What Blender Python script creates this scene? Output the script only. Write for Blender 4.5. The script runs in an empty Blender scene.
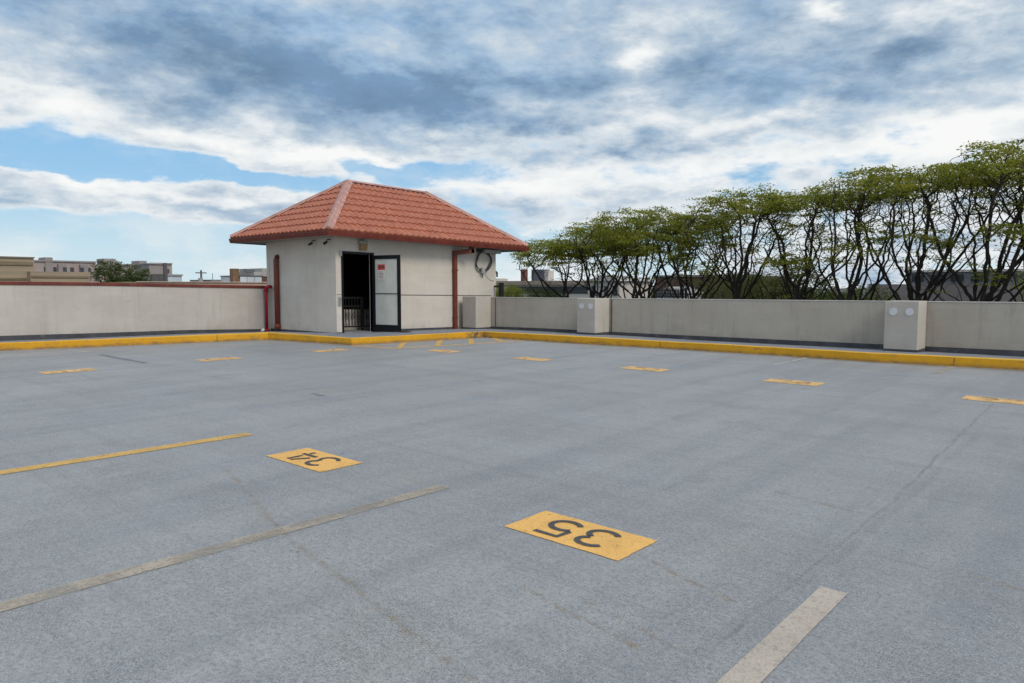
import bpy, bmesh, math, random
import numpy as np
from mathutils import Vector, Matrix, noise as mnoise
R = math.radians
C = bpy.context.scene
COL = C.collection

# ------------------------------------------------------------------ helpers
def link(name, me, mat=None, parent=None, smooth=False):
    o = bpy.data.objects.new(name, me)
    COL.objects.link(o)
    if mat is not None:
        me.materials.append(mat)
    if smooth:
        me.polygons.foreach_set('use_smooth', [True] * len(me.polygons))
    if parent is not None:
        o.parent = parent
    return o

def tag(o, label=None, cat=None, group=None, kind=None):
    if label: o['label'] = label
    if cat: o['category'] = cat
    if group: o['group'] = group
    if kind: o['kind'] = kind
    return o

def empty(name, loc=(0, 0, 0), rz=0.0):
    o = bpy.data.objects.new(name, None)
    o.empty_display_size = 0.2
    o.location = loc
    o.rotation_euler = (0, 0, rz)
    COL.objects.link(o)
    return o

class MB:
    """collects vertices and faces in world coordinates"""
    def __init__(s, origin=(0, 0, 0)):
        s.v = []; s.f = []; s.o = Vector(origin)
    def quad(s, a, b, c, d):
        n = len(s.v); s.v += [a, b, c, d]; s.f.append((n, n+1, n+2, n+3)); return s
    def poly(s, pts):
        n = len(s.v); s.v += list(pts); s.f.append(tuple(range(n, n+len(pts)))); return s
    def box(s, x0, x1, y0, y1, z0, z1, shear=None):
        n = len(s.v)
        for z in (z0, z1):
            for (x, y) in ((x0, y0), (x1, y0), (x1, y1), (x0, y1)):
                s.v.append((x, y, z))
        for q in ((0,3,2,1),(4,5,6,7),(0,1,5,4),(1,2,6,5),(2,3,7,6),(3,0,4,7)):
            s.f.append(tuple(n+i for i in q))
        return s
    def obox(s, a, b, thick, z0, z1, side=1):
        """box along the plan segment a-b, thickness to one side"""
        ax, ay = a; bx, by = b
        dx, dy = bx-ax, by-ay; L = math.hypot(dx, dy)
        nx, ny = -dy/L*thick*side, dx/L*thick*side
        n = len(s.v)
        for z in (z0, z1):
            for (x, y) in ((ax, ay), (bx, by), (bx+nx, by+ny), (ax+nx, ay+ny)):
                s.v.append((x, y, z))
        q6 = ((0,3,2,1),(4,5,6,7),(0,1,5,4),(1,2,6,5),(2,3,7,6),(3,0,4,7))
        for q in q6: s.f.append(tuple(n+i for i in q))
        return s
    def tube(s, pts, r, seg=8, caps=True):
        pts = [Vector(p) for p in pts]
        rr = r if isinstance(r, (list, tuple)) else [r]*len(pts)
        rings = []
        for i, p in enumerate(pts):
            if i == 0: t = pts[1]-p
            elif i == len(pts)-1: t = p-pts[i-1]
            else: t = (pts[i+1]-p).normalized() + (p-pts[i-1]).normalized()
            t.normalize()
            up = Vector((0, 0, 1)) if abs(t.z) < 0.9 else Vector((1, 0, 0))
            a = t.cross(up).normalized(); b = t.cross(a).normalized()
            n = len(s.v); rings.append(n)
            for k in range(seg):
                an = 2*math.pi*k/seg
                q = p + a*math.cos(an)*rr[i] + b*math.sin(an)*rr[i]
                s.v.append(tuple(q))
        for i in range(len(pts)-1):
            A, B = rings[i], rings[i+1]
            for k in range(seg):
                k2 = (k+1) % seg
                s.f.append((A+k, A+k2, B+k2, B+k))
        if caps:
            s.f.append(tuple(rings[0]+k for k in reversed(range(seg))))
            s.f.append(tuple(rings[-1]+k for k in range(seg)))
        return s
    def build(s, name, mat, parent=None, shear=None, bevel=0.0, smooth=False):
        vs = s.v
        if shear: vs = [(x, y, z+shear(x, y)) for (x, y, z) in vs]
        vs = [(x-s.o.x, y-s.o.y, z-s.o.z) for (x, y, z) in vs]
        me = bpy.data.meshes.new(name)
        me.from_pydata(vs, [], s.f); me.update()
        bm = bmesh.new(); bm.from_mesh(me)
        bmesh.ops.recalc_face_normals(bm, faces=bm.faces)
        bm.to_mesh(me); bm.free()
        o = link(name, me, mat, parent, smooth)
        if parent is None: o.location = s.o
        if bevel:
            m = o.modifiers.new('bevel', 'BEVEL'); m.width = bevel; m.segments = 2; m.limit_method = 'ANGLE'
        return o

# ------------------------------------------------------------------ node helper
class NT:
    def __init__(s, tree): s.t = tree; s.n = tree.nodes; s.l = tree.links
    def new(s, typ, **kw):
        nd = s.n.new(typ)
        for k, v in kw.items():
            if k == 'inp':
                for kk, vv in v.items(): s.set(nd.inputs[kk], vv)
            else: setattr(nd, k, v)
        return nd
    def set(s, sock, v):
        if isinstance(v, bpy.types.NodeSocket): s.l.new(v, sock)
        else: sock.default_value = v
    def m(s, op, a, b=None, c=None, clamp=False):
        nd = s.n.new('ShaderNodeMath'); nd.operation = op; nd.use_clamp = clamp
        s.set(nd.inputs[0], a)
        if b is not None: s.set(nd.inputs[1], b)
        if c is not None: s.set(nd.inputs[2], c)
        return nd.outputs[0]
    def noise(s, vec, scale, detail=3, rough=.55, dist=0.0, lac=2.0):
        nd = s.new('ShaderNodeTexNoise', inp={'Scale': scale, 'Detail': detail, 'Roughness': rough, 'Distortion': dist, 'Lacunarity': lac})
        if vec is not None: s.l.new(vec, nd.inputs['Vector'])
        return nd.outputs['Fac']
    def ss(s, x, lo, hi, a=0.0, b=1.0):
        nd = s.n.new('ShaderNodeMapRange'); nd.interpolation_type = 'SMOOTHSTEP'
        s.set(nd.inputs[0], x)
        for i, v in zip((1, 2, 3, 4), (lo, hi, a, b)): s.set(nd.inputs[i], v)
        return nd.outputs[0]
    def mix(s, fac, a, b, blend='MIX'):
        nd = s.n.new('ShaderNodeMix'); nd.data_type = 'RGBA'; nd.blend_type = blend
        s.set(nd.inputs[0], fac)
        for i, v in ((6, a), (7, b)):
            if isinstance(v, (tuple, list)): v = (*v[:3], 1.0)
            s.set(nd.inputs[i], v)
        return nd.outputs[2]
    def scale(s, vec, sc):
        nd = s.n.new('ShaderNodeVectorMath'); nd.operation = 'MULTIPLY'
        s.l.new(vec, nd.inputs[0]); nd.inputs[1].default_value = sc
        return nd.outputs[0]

def new_mat(name):
    m = bpy.data.materials.new(name); m.use_nodes = True
    t = m.node_tree
    b = t.nodes['Principled BSDF']
    return m, NT(t), b

def geo_pos(nt):
    return nt.new('ShaderNodeNewGeometry').outputs['Position']

def simple(name, col, rough=.7, vary=.12, scale=6.0, bump=0.0, bscale=60.0, spec=.3, metal=0.0, dirt=None, dirt_scale=2.0, dirt_amt=.4, stretch=(1,1,1)):
    m, nt, b = new_mat(name)
    P = nt.scale(geo_pos(nt), stretch)
    n1 = nt.noise(P, scale, 4, .6)
    f = nt.ss(n1, .3, .7)
    c = nt.mix(f, tuple(x*(1-vary) for x in col), tuple(min(1, x*(1+vary)) for x in col))
    if dirt:
        d = nt.ss(nt.noise(P, dirt_scale, 6, .65), .52, .75)
        c = nt.mix(nt.m('MULTIPLY', d, dirt_amt), c, dirt)
    nt.l.new(c, b.inputs['Base Color'])
    b.inputs['Roughness'].default_value = rough
    b.inputs['Specular IOR Level'].default_value = spec
    b.inputs['Metallic'].default_value = metal
    if bump:
        bp = nt.new('ShaderNodeBump', inp={'Strength': bump, 'Distance': .01})
        nt.l.new(nt.noise(geo_pos(nt), bscale, 3, .6), bp.inputs['Height'])
        nt.l.new(bp.outputs[0], b.inputs['Normal'])
    return m

# ------------------------------------------------------------------ deck floor material
def seg_dist(nt, X, Y, a, b):
    ax, ay = a; bx, by = b
    dx, dy = bx-ax, by-ay; L2 = dx*dx+dy*dy
    px = nt.m('SUBTRACT', X, ax); py = nt.m('SUBTRACT', Y, ay)
    t = nt.m('DIVIDE', nt.m('ADD', nt.m('MULTIPLY', px, dx), nt.m('MULTIPLY', py, dy)), L2, clamp=True)
    qx = nt.m('SUBTRACT', px, nt.m('MULTIPLY', t, dx)); qy = nt.m('SUBTRACT', py, nt.m('MULTIPLY', t, dy))
    return nt.m('SQRT', nt.m('ADD', nt.m('MULTIPLY', qx, qx), nt.m('MULTIPLY', qy, qy)))

def floor_material():
    m, nt, b = new_mat('deck_coating')
    P = geo_pos(nt)
    wv = nt.new('ShaderNodeTexNoise', inp={'Scale': 2.2, 'Detail': 4, 'Roughness': .6})
    nt.l.new(P, wv.inputs['Vector'])
    off = nt.new('ShaderNodeVectorMath', operation='SUBTRACT'); nt.l.new(wv.outputs['Color'], off.inputs[0]); off.inputs[1].default_value = (.5, .5, .5)
    off2 = nt.scale(off.outputs[0], (.09, .09, 0))
    ad = nt.new('ShaderNodeVectorMath', operation='ADD'); nt.l.new(P, ad.inputs[0]); nt.l.new(off2, ad.inputs[1])
    sp = nt.new('ShaderNodeSeparateXYZ'); nt.l.new(ad.outputs[0], sp.inputs[0])
    X, Y = sp.outputs[0], sp.outputs[1]
    big = nt.ss(nt.noise(P, .35, 5, .6), .3, .72)
    c = nt.mix(big, (.30, .298, .298), (.40, .397, .392))
    # driving lane streaks along X, and stall streaks along Y
    sx = nt.ss(nt.noise(nt.scale(P, (.10, 1.3, 1)), 1.0, 5, .6), .38, .68)
    c = nt.mix(nt.m('MULTIPLY', sx, .55), c, (.38, .388, .40))
    sy = nt.ss(nt.noise(nt.scale(P, (1.5, .12, 1)), 1.0, 5, .62), .42, .68)
    c = nt.mix(nt.m('MULTIPLY', sy, .5), c, (.20, .213, .24))
    blot = nt.ss(nt.noise(P, 1.6, 6, .7), .5, .72)
    c = nt.mix(nt.m('MULTIPLY', blot, .38), c, (.185, .192, .21))
    lt = nt.ss(nt.noise(nt.scale(P, (1, .5, 1)), 3.1, 6, .7), .56, .75)
    c = nt.mix(nt.m('MULTIPLY', lt, .32), c, (.40, .41, .43))
    s3 = nt.ss(nt.noise(nt.scale(P, (.16, 7.0, 1)), 1.0, 5, .7), .50, .70)
    c = nt.mix(nt.m('MULTIPLY', s3, .30), c, (.19, .19, .195))
    s4 = nt.ss(nt.noise(nt.scale(P, (5.0, .14, 1)), 1.0, 5, .7), .50, .72)
    c = nt.mix(nt.m('MULTIPLY', s4, .30), c, (.42, .42, .42))
    tn = nt.ss(nt.noise(P, .9, 7, .75), .50, .68)
    c = nt.mix(nt.m('MULTIPLY', tn, .30), c, (.30, .26, .21))
    for (a, bb) in (((-21.27, 4.7), (-20.2, 8.96)), ((-20.2, 8.96), (-19.62, 11.02)), ((-19.62, 11.02), (-16.11, 11.5)), ((-16.11, 11.5), (-15.45, 15.98)), ((-15.45, 15.98), (-4.34, 16.25)), ((-4.34, 16.25), (8, 16.7)), ((-21.4, -5), (-21.27, 4.7))):
        d = seg_dist(nt, X, Y, a, bb)
        c = nt.mix(nt.m('MULTIPLY', nt.ss(d, .03, .45, 1, 0), nt.ss(nt.noise(P, 2.0, 5, .7), .3, .65, .15, .75)), c, (.15, .145, .14))
    # broad worn lane behind the first row and a tyre-worn strip
    for (a, bb, w, col, amt) in (((-20, 7.2), (10, 6.6), .9, (.37, .38, .40), .35), ((-20, 9.0), (10, 9.0), .35, (.20, .21, .235), .35),
                                 ((-18, 6.0), (-4, 5.6), .35, (.20, .21, .235), .3), ((-1.75, 4), (-1.8, 15), .28, (.36, .37, .39), .4),
                                 ((-5.2, 7), (-5.4, 15), .3, (.36, .37, .39), .3), ((-.6, 4.0), (-.55, 12), .35, (.19, .2, .23), .4)):
        d = seg_dist(nt, X, Y, a, bb)
        c = nt.mix(nt.m('MULTIPLY', nt.ss(d, 0.0, w, 1, 0), nt.m('MULTIPLY', amt, nt.ss(nt.noise(P, 1.3, 4, .6), .3, .7))), c, col)
    # rusty run-off stains
    brk = nt.ss(nt.noise(P, 7.5, 7, .8), .40, .60)
    segs = [((-5.9, 2.9), (-4.17, 2.4)), ((-4.17, 2.4), (-2.65, 2.1)), ((-2.65, 2.1), (-2.0, 1.98)), ((-2.2, 3.6), (-1.5, 3.36)),
            ((-2.4, 2.78), (-1.6, 2.64)), ((-2.1, 5.45), (-1.3, 5.28)), ((-2.1, 2.9), (-1.5, 2.75)), ((-.7, 4.6), (-.1, 4.4))]
    for i, (a, bb) in enumerate(segs):
        d = seg_dist(nt, X, Y, a, bb)
        mk = nt.m('MULTIPLY', nt.ss(d, .0, .038, 1, 0), nt.m('MULTIPLY', brk, .75))
        c = nt.mix(mk, c, (.25, .18, .10))
    # faint map of rust freckles
    fr = nt.ss(nt.noise(P, 1.1, 8, .8), .62, .74)
    c = nt.mix(nt.m('MULTIPLY', fr, .25), c, (.22, .18, .135))
    # crack / seam running away from the camera
    brk2 = nt.ss(nt.noise(P, 6.0, 4, .7), .35, .6)
    for (a, bb, w, amt) in (((-1.36, 2.9), (-1.35, 5.8), .02, .5), ((-1.35, 5.8), (-1.52, 11.5), .022, .6), ((-13.3, 10.5), (-2.6, 10.4), .02, .25), ((-1.28, 2.9), (-1.3, 9), .06, .3)):
        d = seg_dist(nt, X, Y, a, bb)
        c = nt.mix(nt.m('MULTIPLY', nt.ss(d, w*.3, w, 1, 0), nt.m('MULTIPLY', brk2, amt)), c, (.115, .122, .14))
    # sparse dark gum spots and oil marks
    for (x, y, r0) in ((-4.3, 2.45, .025), (-4.45, 4.35, .022), (-3.6, 6.1, .02), (-3.17, 7.7, .035), (-9.2, 5.9, .1), (-9.0, 5.86, .12), (-3.75, 2.28, .02), (-1.95, 6.5, .02)):
        dx = nt.m('SUBTRACT', X, x); dy = nt.m('SUBTRACT', Y, y)
        d = nt.m('SQRT', nt.m('ADD', nt.m('MULTIPLY', dx, dx), nt.m('MULTIPLY', nt.m('MULTIPLY', dy, dy), 2.0)))
        c = nt.mix(nt.ss(d, r0*.5, r0, .75, 0), c, (.07, .072, .08))
    # aggregate speckle: seen as fine grain near the camera
    g = nt.noise(P, 115, 2, .75)
    gm = nt.ss(nt.noise(P, 1.7, 5, .7), .35, .65, .6, 1.5)
    c = nt.mix(nt.m('MULTIPLY', gm, nt.ss(g, .52, .66, 0, .55)), c, (.54, .54, .55))
    c = nt.mix(nt.m('MULTIPLY', gm, nt.ss(g, .34, .48, .6, 0)), c, (.09, .09, .095))
    g2 = nt.noise(P, 38, 4, .75)
    c = nt.mix(nt.ss(g2, .36, .52, .5, 0), c, (.13, .132, .14))
    c = nt.mix(nt.ss(g2, .54, .68, 0, .35), c, (.50, .49, .48))
    g3 = nt.noise(P, 12, 5, .75)
    c = nt.mix(nt.ss(g3, .40, .60, .20, 0), c, (.15, .155, .165))
    nt.l.new(c, b.inputs['Base Color'])
    rg = nt.ss(nt.noise(P, .8, 4, .6), .3, .7, .40, .60)
    nt.l.new(rg, b.inputs['Roughness'])
    b.inputs['Specular IOR Level'].default_value = .5
    bp = nt.new('ShaderNodeBump', inp={'Strength': .55, 'Distance': .004})
    nt.l.new(nt.m('ADD', g, nt.m('MULTIPLY', g2, .8)), bp.inputs['Height'])
    nt.l.new(bp.outputs[0], b.inputs['Normal'])
    return m

def paint(name, col, wear=.45, under=(.27, .29, .32), scale=9.0, lo=.45, hi=.62, grain=True, dirt=(.2, .15, .08), through=True):
    """road paint; where it is worn away the surface below shows through"""
    m, nt, b = new_mat(name)
    P = geo_pos(nt)
    n = nt.noise(P, scale, 7, .72)
    c = nt.mix(nt.ss(nt.noise(P, 3, 4, .6), .3, .7), tuple(x*.85 for x in col), col)
    c = nt.mix(nt.ss(nt.noise(P, 5, 7, .75), .5, .75, 0, .5), c, dirt)
    g = nt.noise(P, 115, 2, .75)
    w = nt.ss(n, lo, hi, 0, wear)
    if grain:
        c = nt.mix(nt.ss(g, .34, .47, .45, 0), c, tuple(x*.42 for x in col))
        c = nt.mix(nt.ss(g, .55, .68, 0, .3), c, tuple(min(1, x*1.35) for x in col))
    if through:
        chip = nt.m('MULTIPLY', nt.ss(nt.noise(P, 42, 4, .8), .55, .62), nt.ss(n, lo-.14, hi, .12, 1.0))
        w = nt.m('MAXIMUM', w, nt.m('MULTIPLY', chip, min(1, wear*1.6)), clamp=True)
    else:
        c = nt.mix(w, c, under)
    nt.l.new(c, b.inputs['Base Color'])
    b.inputs['Roughness'].default_value = .65
    b.inputs['Specular IOR Level'].default_value = .3
    bp = nt.new('ShaderNodeBump', inp={'Strength': .4, 'Distance': .004})
    nt.l.new(g, bp.inputs['Height'])
    nt.l.new(bp.outputs[0], b.inputs['Normal'])
    if through:
        nt.l.new(nt.m('SUBTRACT', 1.0, w), b.inputs['Alpha'])
    return m

def stucco(name, col, dark, band=True, seams=False, streak=.25):
    """painted block / stucco with rain streaks and patches"""
    m, nt, b = new_mat(name)
    P = geo_pos(nt)
    c = nt.mix(nt.ss(nt.noise(P, .9, 5, .6), .3, .7), tuple(x*.93 for x in col), tuple(x*1.05 for x in col))
    st = nt.ss(nt.noise(nt.scale(P, (2.6, 2.6, .25)), 1.5, 6, .7), .48, .75)
    c = nt.mix(nt.m('MULTIPLY', st, streak*1.7), c, dark)
    bl = nt.ss(nt.noise(P, 2.3, 7, .72), .56, .72)
    c = nt.mix(nt.m('MULTIPLY', bl, .5), c, tuple(x*.74 for x in col))
    b2_ = nt.ss(nt.noise(nt.scale(P, (1, 1, 2.2)), .55, 5, .65), .42, .62)
    c = nt.mix(nt.m('MULTIPLY', b2_, .3), c, (col[0]*.84, col[1]*.81, col[2]*.77))
    li = nt.ss(nt.noise(nt.scale(P, (.5, .5, 3)), 2.1, 5, .6), .5, .7)
    c = nt.mix(nt.m('MULTIPLY', li, .18), c, tuple(min(1, x*1.2) for x in col))
    sp = nt.new('ShaderNodeSeparateXYZ'); nt.l.new(P, sp.inputs[0])
    spk = nt.ss(nt.noise(P, 9, 6, .8), .60, .72)
    c = nt.mix(nt.m('MULTIPLY', spk, .3), c, tuple(x*.6 for x in col))
    # splash zone near the floor
    lowf = nt.m('MULTIPLY', nt.ss(sp.outputs[2], .12, .55, 1, 0), nt.ss(nt.noise(P, 3.2, 5, .7), .35, .7))
    c = nt.mix(nt.m('MULTIPLY', lowf, .45), c, dark)
    ru = nt.m('MULTIPLY', nt.ss(sp.outputs[2], .15, .45, 1, 0), nt.ss(nt.noise(P, 1.1, 5, .7), .58, .7))
    c = nt.mix(nt.m('MULTIPLY', ru, .45), c, (.36, .25, .14))
    if seams:
        h = nt.m('ADD', sp.outputs[0], sp.outputs[1])
        fr = nt.m('FRACT', nt.m('MULTIPLY', h, 1/.405))
        sm = nt.ss(nt.m('ABSOLUTE', nt.m('SUBTRACT', fr, .5)), .485, .5, 0, .16)
        c = nt.mix(sm, c, dark)
    nt.l.new(c, b.inputs['Base Color'])
    b.inputs['Roughness'].default_value = .8
    b.inputs['Specular IOR Level'].default_value = .25
    bp = nt.new('ShaderNodeBump', inp={'Strength': .35, 'Distance': .006})
    nt.l.new(nt.m('ADD', nt.noise(P, 45, 4, .6), nt.m('MULTIPLY', nt.noise(P, 3, 3, .5), 2)), bp.inputs['Height'])
    nt.l.new(bp.outputs[0], b.inputs['Normal'])
    return m

M = {}
M['floor'] = floor_material()
M['ledge'] = simple('ledge_coating', (.235, .245, .275), .7, .15, 3, .3, 120, dirt=(.14, .14, .15), dirt_scale=1.5, dirt_amt=.6)
M['flash'] = simple('wall_flashing', (.06, .062, .07), .6, .2, 2.5, .2, 60, dirt=(.17, .17, .18), dirt_scale=4, dirt_amt=.5)
M['kerb'] = paint('kerb_paint', (.72, .36, .012), .6, (.25, .16, .06), 6, .55, .70, dirt=(.36, .20, .05), through=False)
def kerb_wear_and_lit_top():
    nt = NT(M['kerb'].node_tree); b = nt.n['Principled BSDF']
    src = b.inputs['Base Color'].links[0].from_socket
    P = geo_pos(nt); sp = nt.new('ShaderNodeSeparateXYZ'); nt.l.new(P, sp.inputs[0])
    low = nt.m('MULTIPLY', nt.ss(sp.outputs[2], .0, .10, 1, 0), nt.ss(nt.noise(P, 5, 6, .7), .3, .65, .25, .9))
    c = nt.mix(low, src, (.20, .13, .06))
    sc = nt.ss(nt.noise(nt.scale(P, (1, 1, 5)), 2.2, 7, .75), .56, .66, 0, .65)
    c = nt.mix(sc, c, (.17, .12, .07))
    # broken corner where the kerb turns at the far wall
    dx = nt.m('ADD', sp.outputs[0], 15.55); dy = nt.m('SUBTRACT', sp.outputs[1], 15.75)
    dd = nt.m('SQRT', nt.m('ADD', nt.m('MULTIPLY', dx, dx), nt.m('MULTIPLY', dy, dy)))
    c = nt.mix(nt.m('MULTIPLY', nt.ss(dd, .05, .55, 1, 0), nt.ss(nt.noise(P, 9, 5, .7), .38, .55)), c, (.13, .09, .06))
    top = nt.ss(sp.outputs[2], .165, .19, 0, .35)  # lit upper edge of the kerb, painted in as lighter yellow
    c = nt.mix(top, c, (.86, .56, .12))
    nt.l.new(c, b.inputs['Base Color'])
kerb_wear_and_lit_top()
M['yellow'] = paint('stall_number_paint', (.93, .52, .15), .35, scale=10, lo=.58, hi=.72, dirt=(.45, .27, .10))
M['yellow_worn'] = paint('worn_number_paint', (.88, .52, .20), .75, scale=4, lo=.50, hi=.66, dirt=(.45, .33, .2))
M['yellow_line'] = paint('yellow_line_paint', (.72, .44, .13), .6, scale=9, lo=.52, hi=.70, dirt=(.42, .30, .15))
M['pale_line'] = paint('pale_line_paint', (.49, .42, .34), .72, scale=3.5, lo=.36, hi=.68, dirt=(.36, .28, .18))
M['faint_line'] = paint('faint_line_paint', (.56, .54, .50), .6, scale=3, lo=.42, hi=.70)
M['dark_line'] = paint('blacked_out_paint', (.25, .25, .255), .85, scale=3, lo=.35, hi=.65)
M['digit'] = paint('stencil_paint', (.085, .085, .088), .5, scale=14, lo=.52, hi=.68, dirt=(.14, .11, .07))
M['digit_worn'] = paint('worn_stencil_paint', (.26, .22, .17), .95, scale=6, lo=.38, hi=.56)
M['pale_line2'] = paint('beige_line_paint', (.55, .475, .40), .28, scale=14, lo=.50, hi=.70, dirt=(.44, .36, .27))
M['wallL'] = stucco('parapet_stucco', (.51, .48, .44), (.31, .29, .26))
M['wallR'] = stucco('parapet_block_paint', (.455, .41, .35), (.27, .24, .20), streak=.35)
M['house'] = stucco('pavilion_panel', (.60, .56, .50), (.38, .36, .33), seams=True, streak=.15)
M['coping'] = simple('red_coping_paint', (.15, .035, .028), .5, .2, 3, .1, 40, dirt=(.32, .15, .1), dirt_scale=4, dirt_amt=.3)
M['pipe_red'] = simple('fire_pipe_paint', (.30, .012, .022), .35, .15, 5)
M['pipe_brown'] = simple('downspout_paint', (.165, .042, .026), .5, .2, 4, dirt=(.1, .04, .03), dirt_scale=5, dirt_amt=.5, stretch=(1, 1, .3))
M['gutter'] = simple('gutter_paint', (.15, .034, .024), .42, .2, 4, dirt=(.14, .04, .03), dirt_scale=3, dirt_amt=.5)
M['cap'] = simple('hip_cap_metal', (.47, .25, .205), .45, .2, 4, dirt=(.36, .13, .1), dirt_scale=6, dirt_amt=.5)
M['soffit'] = simple('soffit_paint', (.33, .30, .27), .8, .1, 4)
M['black'] = simple('black_aluminium', (.006, .007, .010), .45, .2, 4, spec=.25)
M['iron'] = simple('black_iron', (.012, .012, .013), .5, .2, 6)
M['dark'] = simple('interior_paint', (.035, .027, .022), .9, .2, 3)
M['pale_in'] = simple('daylight_pale', (.5, .47, .42), .8, .3, 8, dirt=(.1, .09, .08), dirt_scale=4, dirt_amt=.7)
M['grey_plastic'] = simple('grey_plastic', (.34, .34, .35), .5, .1, 10)
M['cable'] = simple('cable_rubber', (.045, .047, .05), .5, .2, 10)
M['lamp_tan'] = simple('aged_lamp_lens', (.30, .20, .09), .4, .25, 20, dirt=(.12, .08, .05), dirt_scale=30, dirt_amt=.6)
M['disc'] = simple('white_disc_paint', (.62, .62, .65), .6, .08, 20)
M['white'] = simple('white_plastic', (.75, .75, .76), .5, .05, 10)
M['joint'] = simple('joint_sealant', (.10, .095, .09), .8, .2, 20)
M['sign_red'] = simple('sign_red', (.45, .06, .06), .5, .1, 30)
M['sign_white'] = simple('sign_white', (.62, .58, .57), .5, .06, 30)
M['mat'] = simple('rubber_wedge', (.035, .025, .022), .8, .2, 30)

def tile_material():
    m, nt, b = new_mat('roof_tile_metal')
    P = geo_pos(nt)
    c = nt.mix(nt.ss(nt.noise(P, 5, 4, .6), .3, .7), (.38, .118, .064), (.49, .175, .10))
    c = nt.mix(nt.ss(nt.noise(P, 1.2, 5, .65), .5, .75, 0, .45), c, (.33, .10, .07))
    c = nt.mix(nt.ss(nt.noise(P, 16, 3, .6), .58, .75, 0, .25), c, (.50, .27, .22))
    vo = nt.new('ShaderNodeTexVoronoi', inp={'Scale': 3.1, 'Randomness': 1.0}); nt.l.new(P, vo.inputs['Vector'])
    sc = nt.new('ShaderNodeSeparateColor'); nt.l.new(vo.outputs['Color'], sc.inputs[0])
    c = nt.mix(nt.m('MULTIPLY', sc.outputs[0], .35), c, (.27, .095, .065))
    c = nt.mix(nt.ss(nt.noise(P, 24, 4, .7), .55, .75, 0, .35), c, (.20, .10, .075))
    nt.l.new(c, b.inputs['Base Color'])
    b.inputs['Roughness'].default_value = .5
    b.inputs['Specular IOR Level'].default_value = .35
    return m
M['tile'] = tile_material()

def glass_material():
    m, nt, b = new_mat('whitish_glass')
    b.inputs['Base Color'].default_value = (.62, .68, .66, 1)
    b.inputs['Roughness'].default_value = .12
    b.inputs['Alpha'].default_value = .6
    P = geo_pos(nt)
    c = nt.mix(nt.ss(nt.noise(P, 2.5, 4, .6), .3, .7), (.50, .54, .52), (.60, .63, .61))  # pale body colour stands in for reflected sky and the wall behind
    nt.l.new(c, b.inputs['Base Color'])
    return m
M['glass'] = glass_material()

# ------------------------------------------------------------------ DECK, LEDGE, KERB
WX = -22.2            # inner face of the left parapet
WY = 18.4             # inner face of the far parapet
mb = MB()
mb.box(-22.55, 18, -18, 18.75, -6.2, 0.0)
tag(mb.build('parking_deck', M['floor']), kind='structure')
gm = simple('street_ground', (.10, .105, .09), .9, .3, .05, dirt=(.06, .09, .03), dirt_scale=.03, dirt_amt=.8)
mb = MB(); mb.quad((-2500, -2500, -6.1), (2500, -2500, -6.1), (2500, 2500, -6.1), (-2500, 2500, -6.1))
tag(mb.build('ground', gm), kind='structure')

# kerb front line (x, y, top z)
K = [(-21.5, -18, .19), (-21.42, 0, .19), (-21.27, 4.7, .187), (-20.62, 6.73, .20), (-20.2, 8.96, .204), (-19.62, 11.02, .216),
     (-16.11, 11.5, .187), (-15.45, 15.98, .186), (-12.27, 15.98, .205), (-9.34, 16.19, .186), (-6.51, 16.31, .187), (-4.34, 16.25, .19), (-1.71, 16.57, .195), (18, 16.8, .195)]
def offset_line(L, d):
    out = []
    for i in range(len(L)):
        p = Vector(L[i][:2])
        dirs = []
        if i > 0: dirs.append((p-Vector(L[i-1][:2])).normalized())
        if i < len(L)-1: dirs.append((Vector(L[i+1][:2])-p).normalized())
        ns = [Vector((-q.y, q.x)) for q in dirs]
        n = sum(ns, Vector((0, 0))).normalized()
        k = d/max(.5, n.dot(ns[0]))
        out.append((p.x+n.x*k, p.y+n.y*k))
    return out
def refine(L, step):
    out = []
    for a, b2 in zip(L[:-1], L[1:]):
        n = max(1, int(math.hypot(b2[0]-a[0], b2[1]-a[1])/step))
        for i in range(n):
            t = i/n; out.append(tuple(a[j]*(1-t)+b2[j]*t for j in range(3)))
    out.append(L[-1]); return out
KR = refine(K, .35)
prof = [(0, -.02), (.004, .0), (.012, 1.0), (.030, 1.06), (.15, 1.06), (.155, .3)]
rows = []
lines = [offset_line(KR, d) for d, _ in prof]
verts = []; faces = []
rnd = random.Random(4)
for i, k in enumerate(KR):
    jit = rnd.uniform(-.004, .004)
    for j, (d, h) in enumerate(prof):
        x, y = lines[j][i]
        z = (k[2]-.012)*h if h <= 1 else k[2]
        if h < 0: z = -.02
        verts.append((x, y, z+(jit if h > .5 else 0)))
n = len(prof)
for i in range(len(KR)-1):
    for j in range(n-1):
        faces.append((i*n+j, (i+1)*n+j, (i+1)*n+j+1, i*n+j+1))
me = bpy.data.meshes.new('kerb'); me.from_pydata(verts, [], faces); me.update()
tag(link('kerb', me, M['kerb']), kind='structure')
# dark joints between kerb lengths are real thin strips standing 2 mm proud
kj = MB()
for i in (9, 33, 61, 78, 104, 121, 139):
    if i >= len(KR)-2: continue
    a = KR[i]; b2 = KR[i+1]
    dx, dy = b2[0]-a[0], b2[1]-a[1]; L = math.hypot(dx, dy); dx /= L; dy /= L
    nx, ny = -dy, dx
    w = .008
    p0 = (a[0]+nx*.001-dx*w, a[1]+ny*.001-dy*w); p1 = (a[0]+nx*.001+dx*w, a[1]+ny*.001+dy*w)
    kj.quad((p0[0]-nx*.003, p0[1]-ny*.003, .01), (p1[0]-nx*.003, p1[1]-ny*.003, .01), (p1[0]-nx*(-.006), p1[1]-ny*(-.006), a[2]-.012), (p0[0]+nx*.006, p0[1]+ny*.006, a[2]-.012))
kjo = kj.build('kerb_joint', simple('kerb_joint_dirt', (.26, .15, .03), .9, .3, 20))
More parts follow.
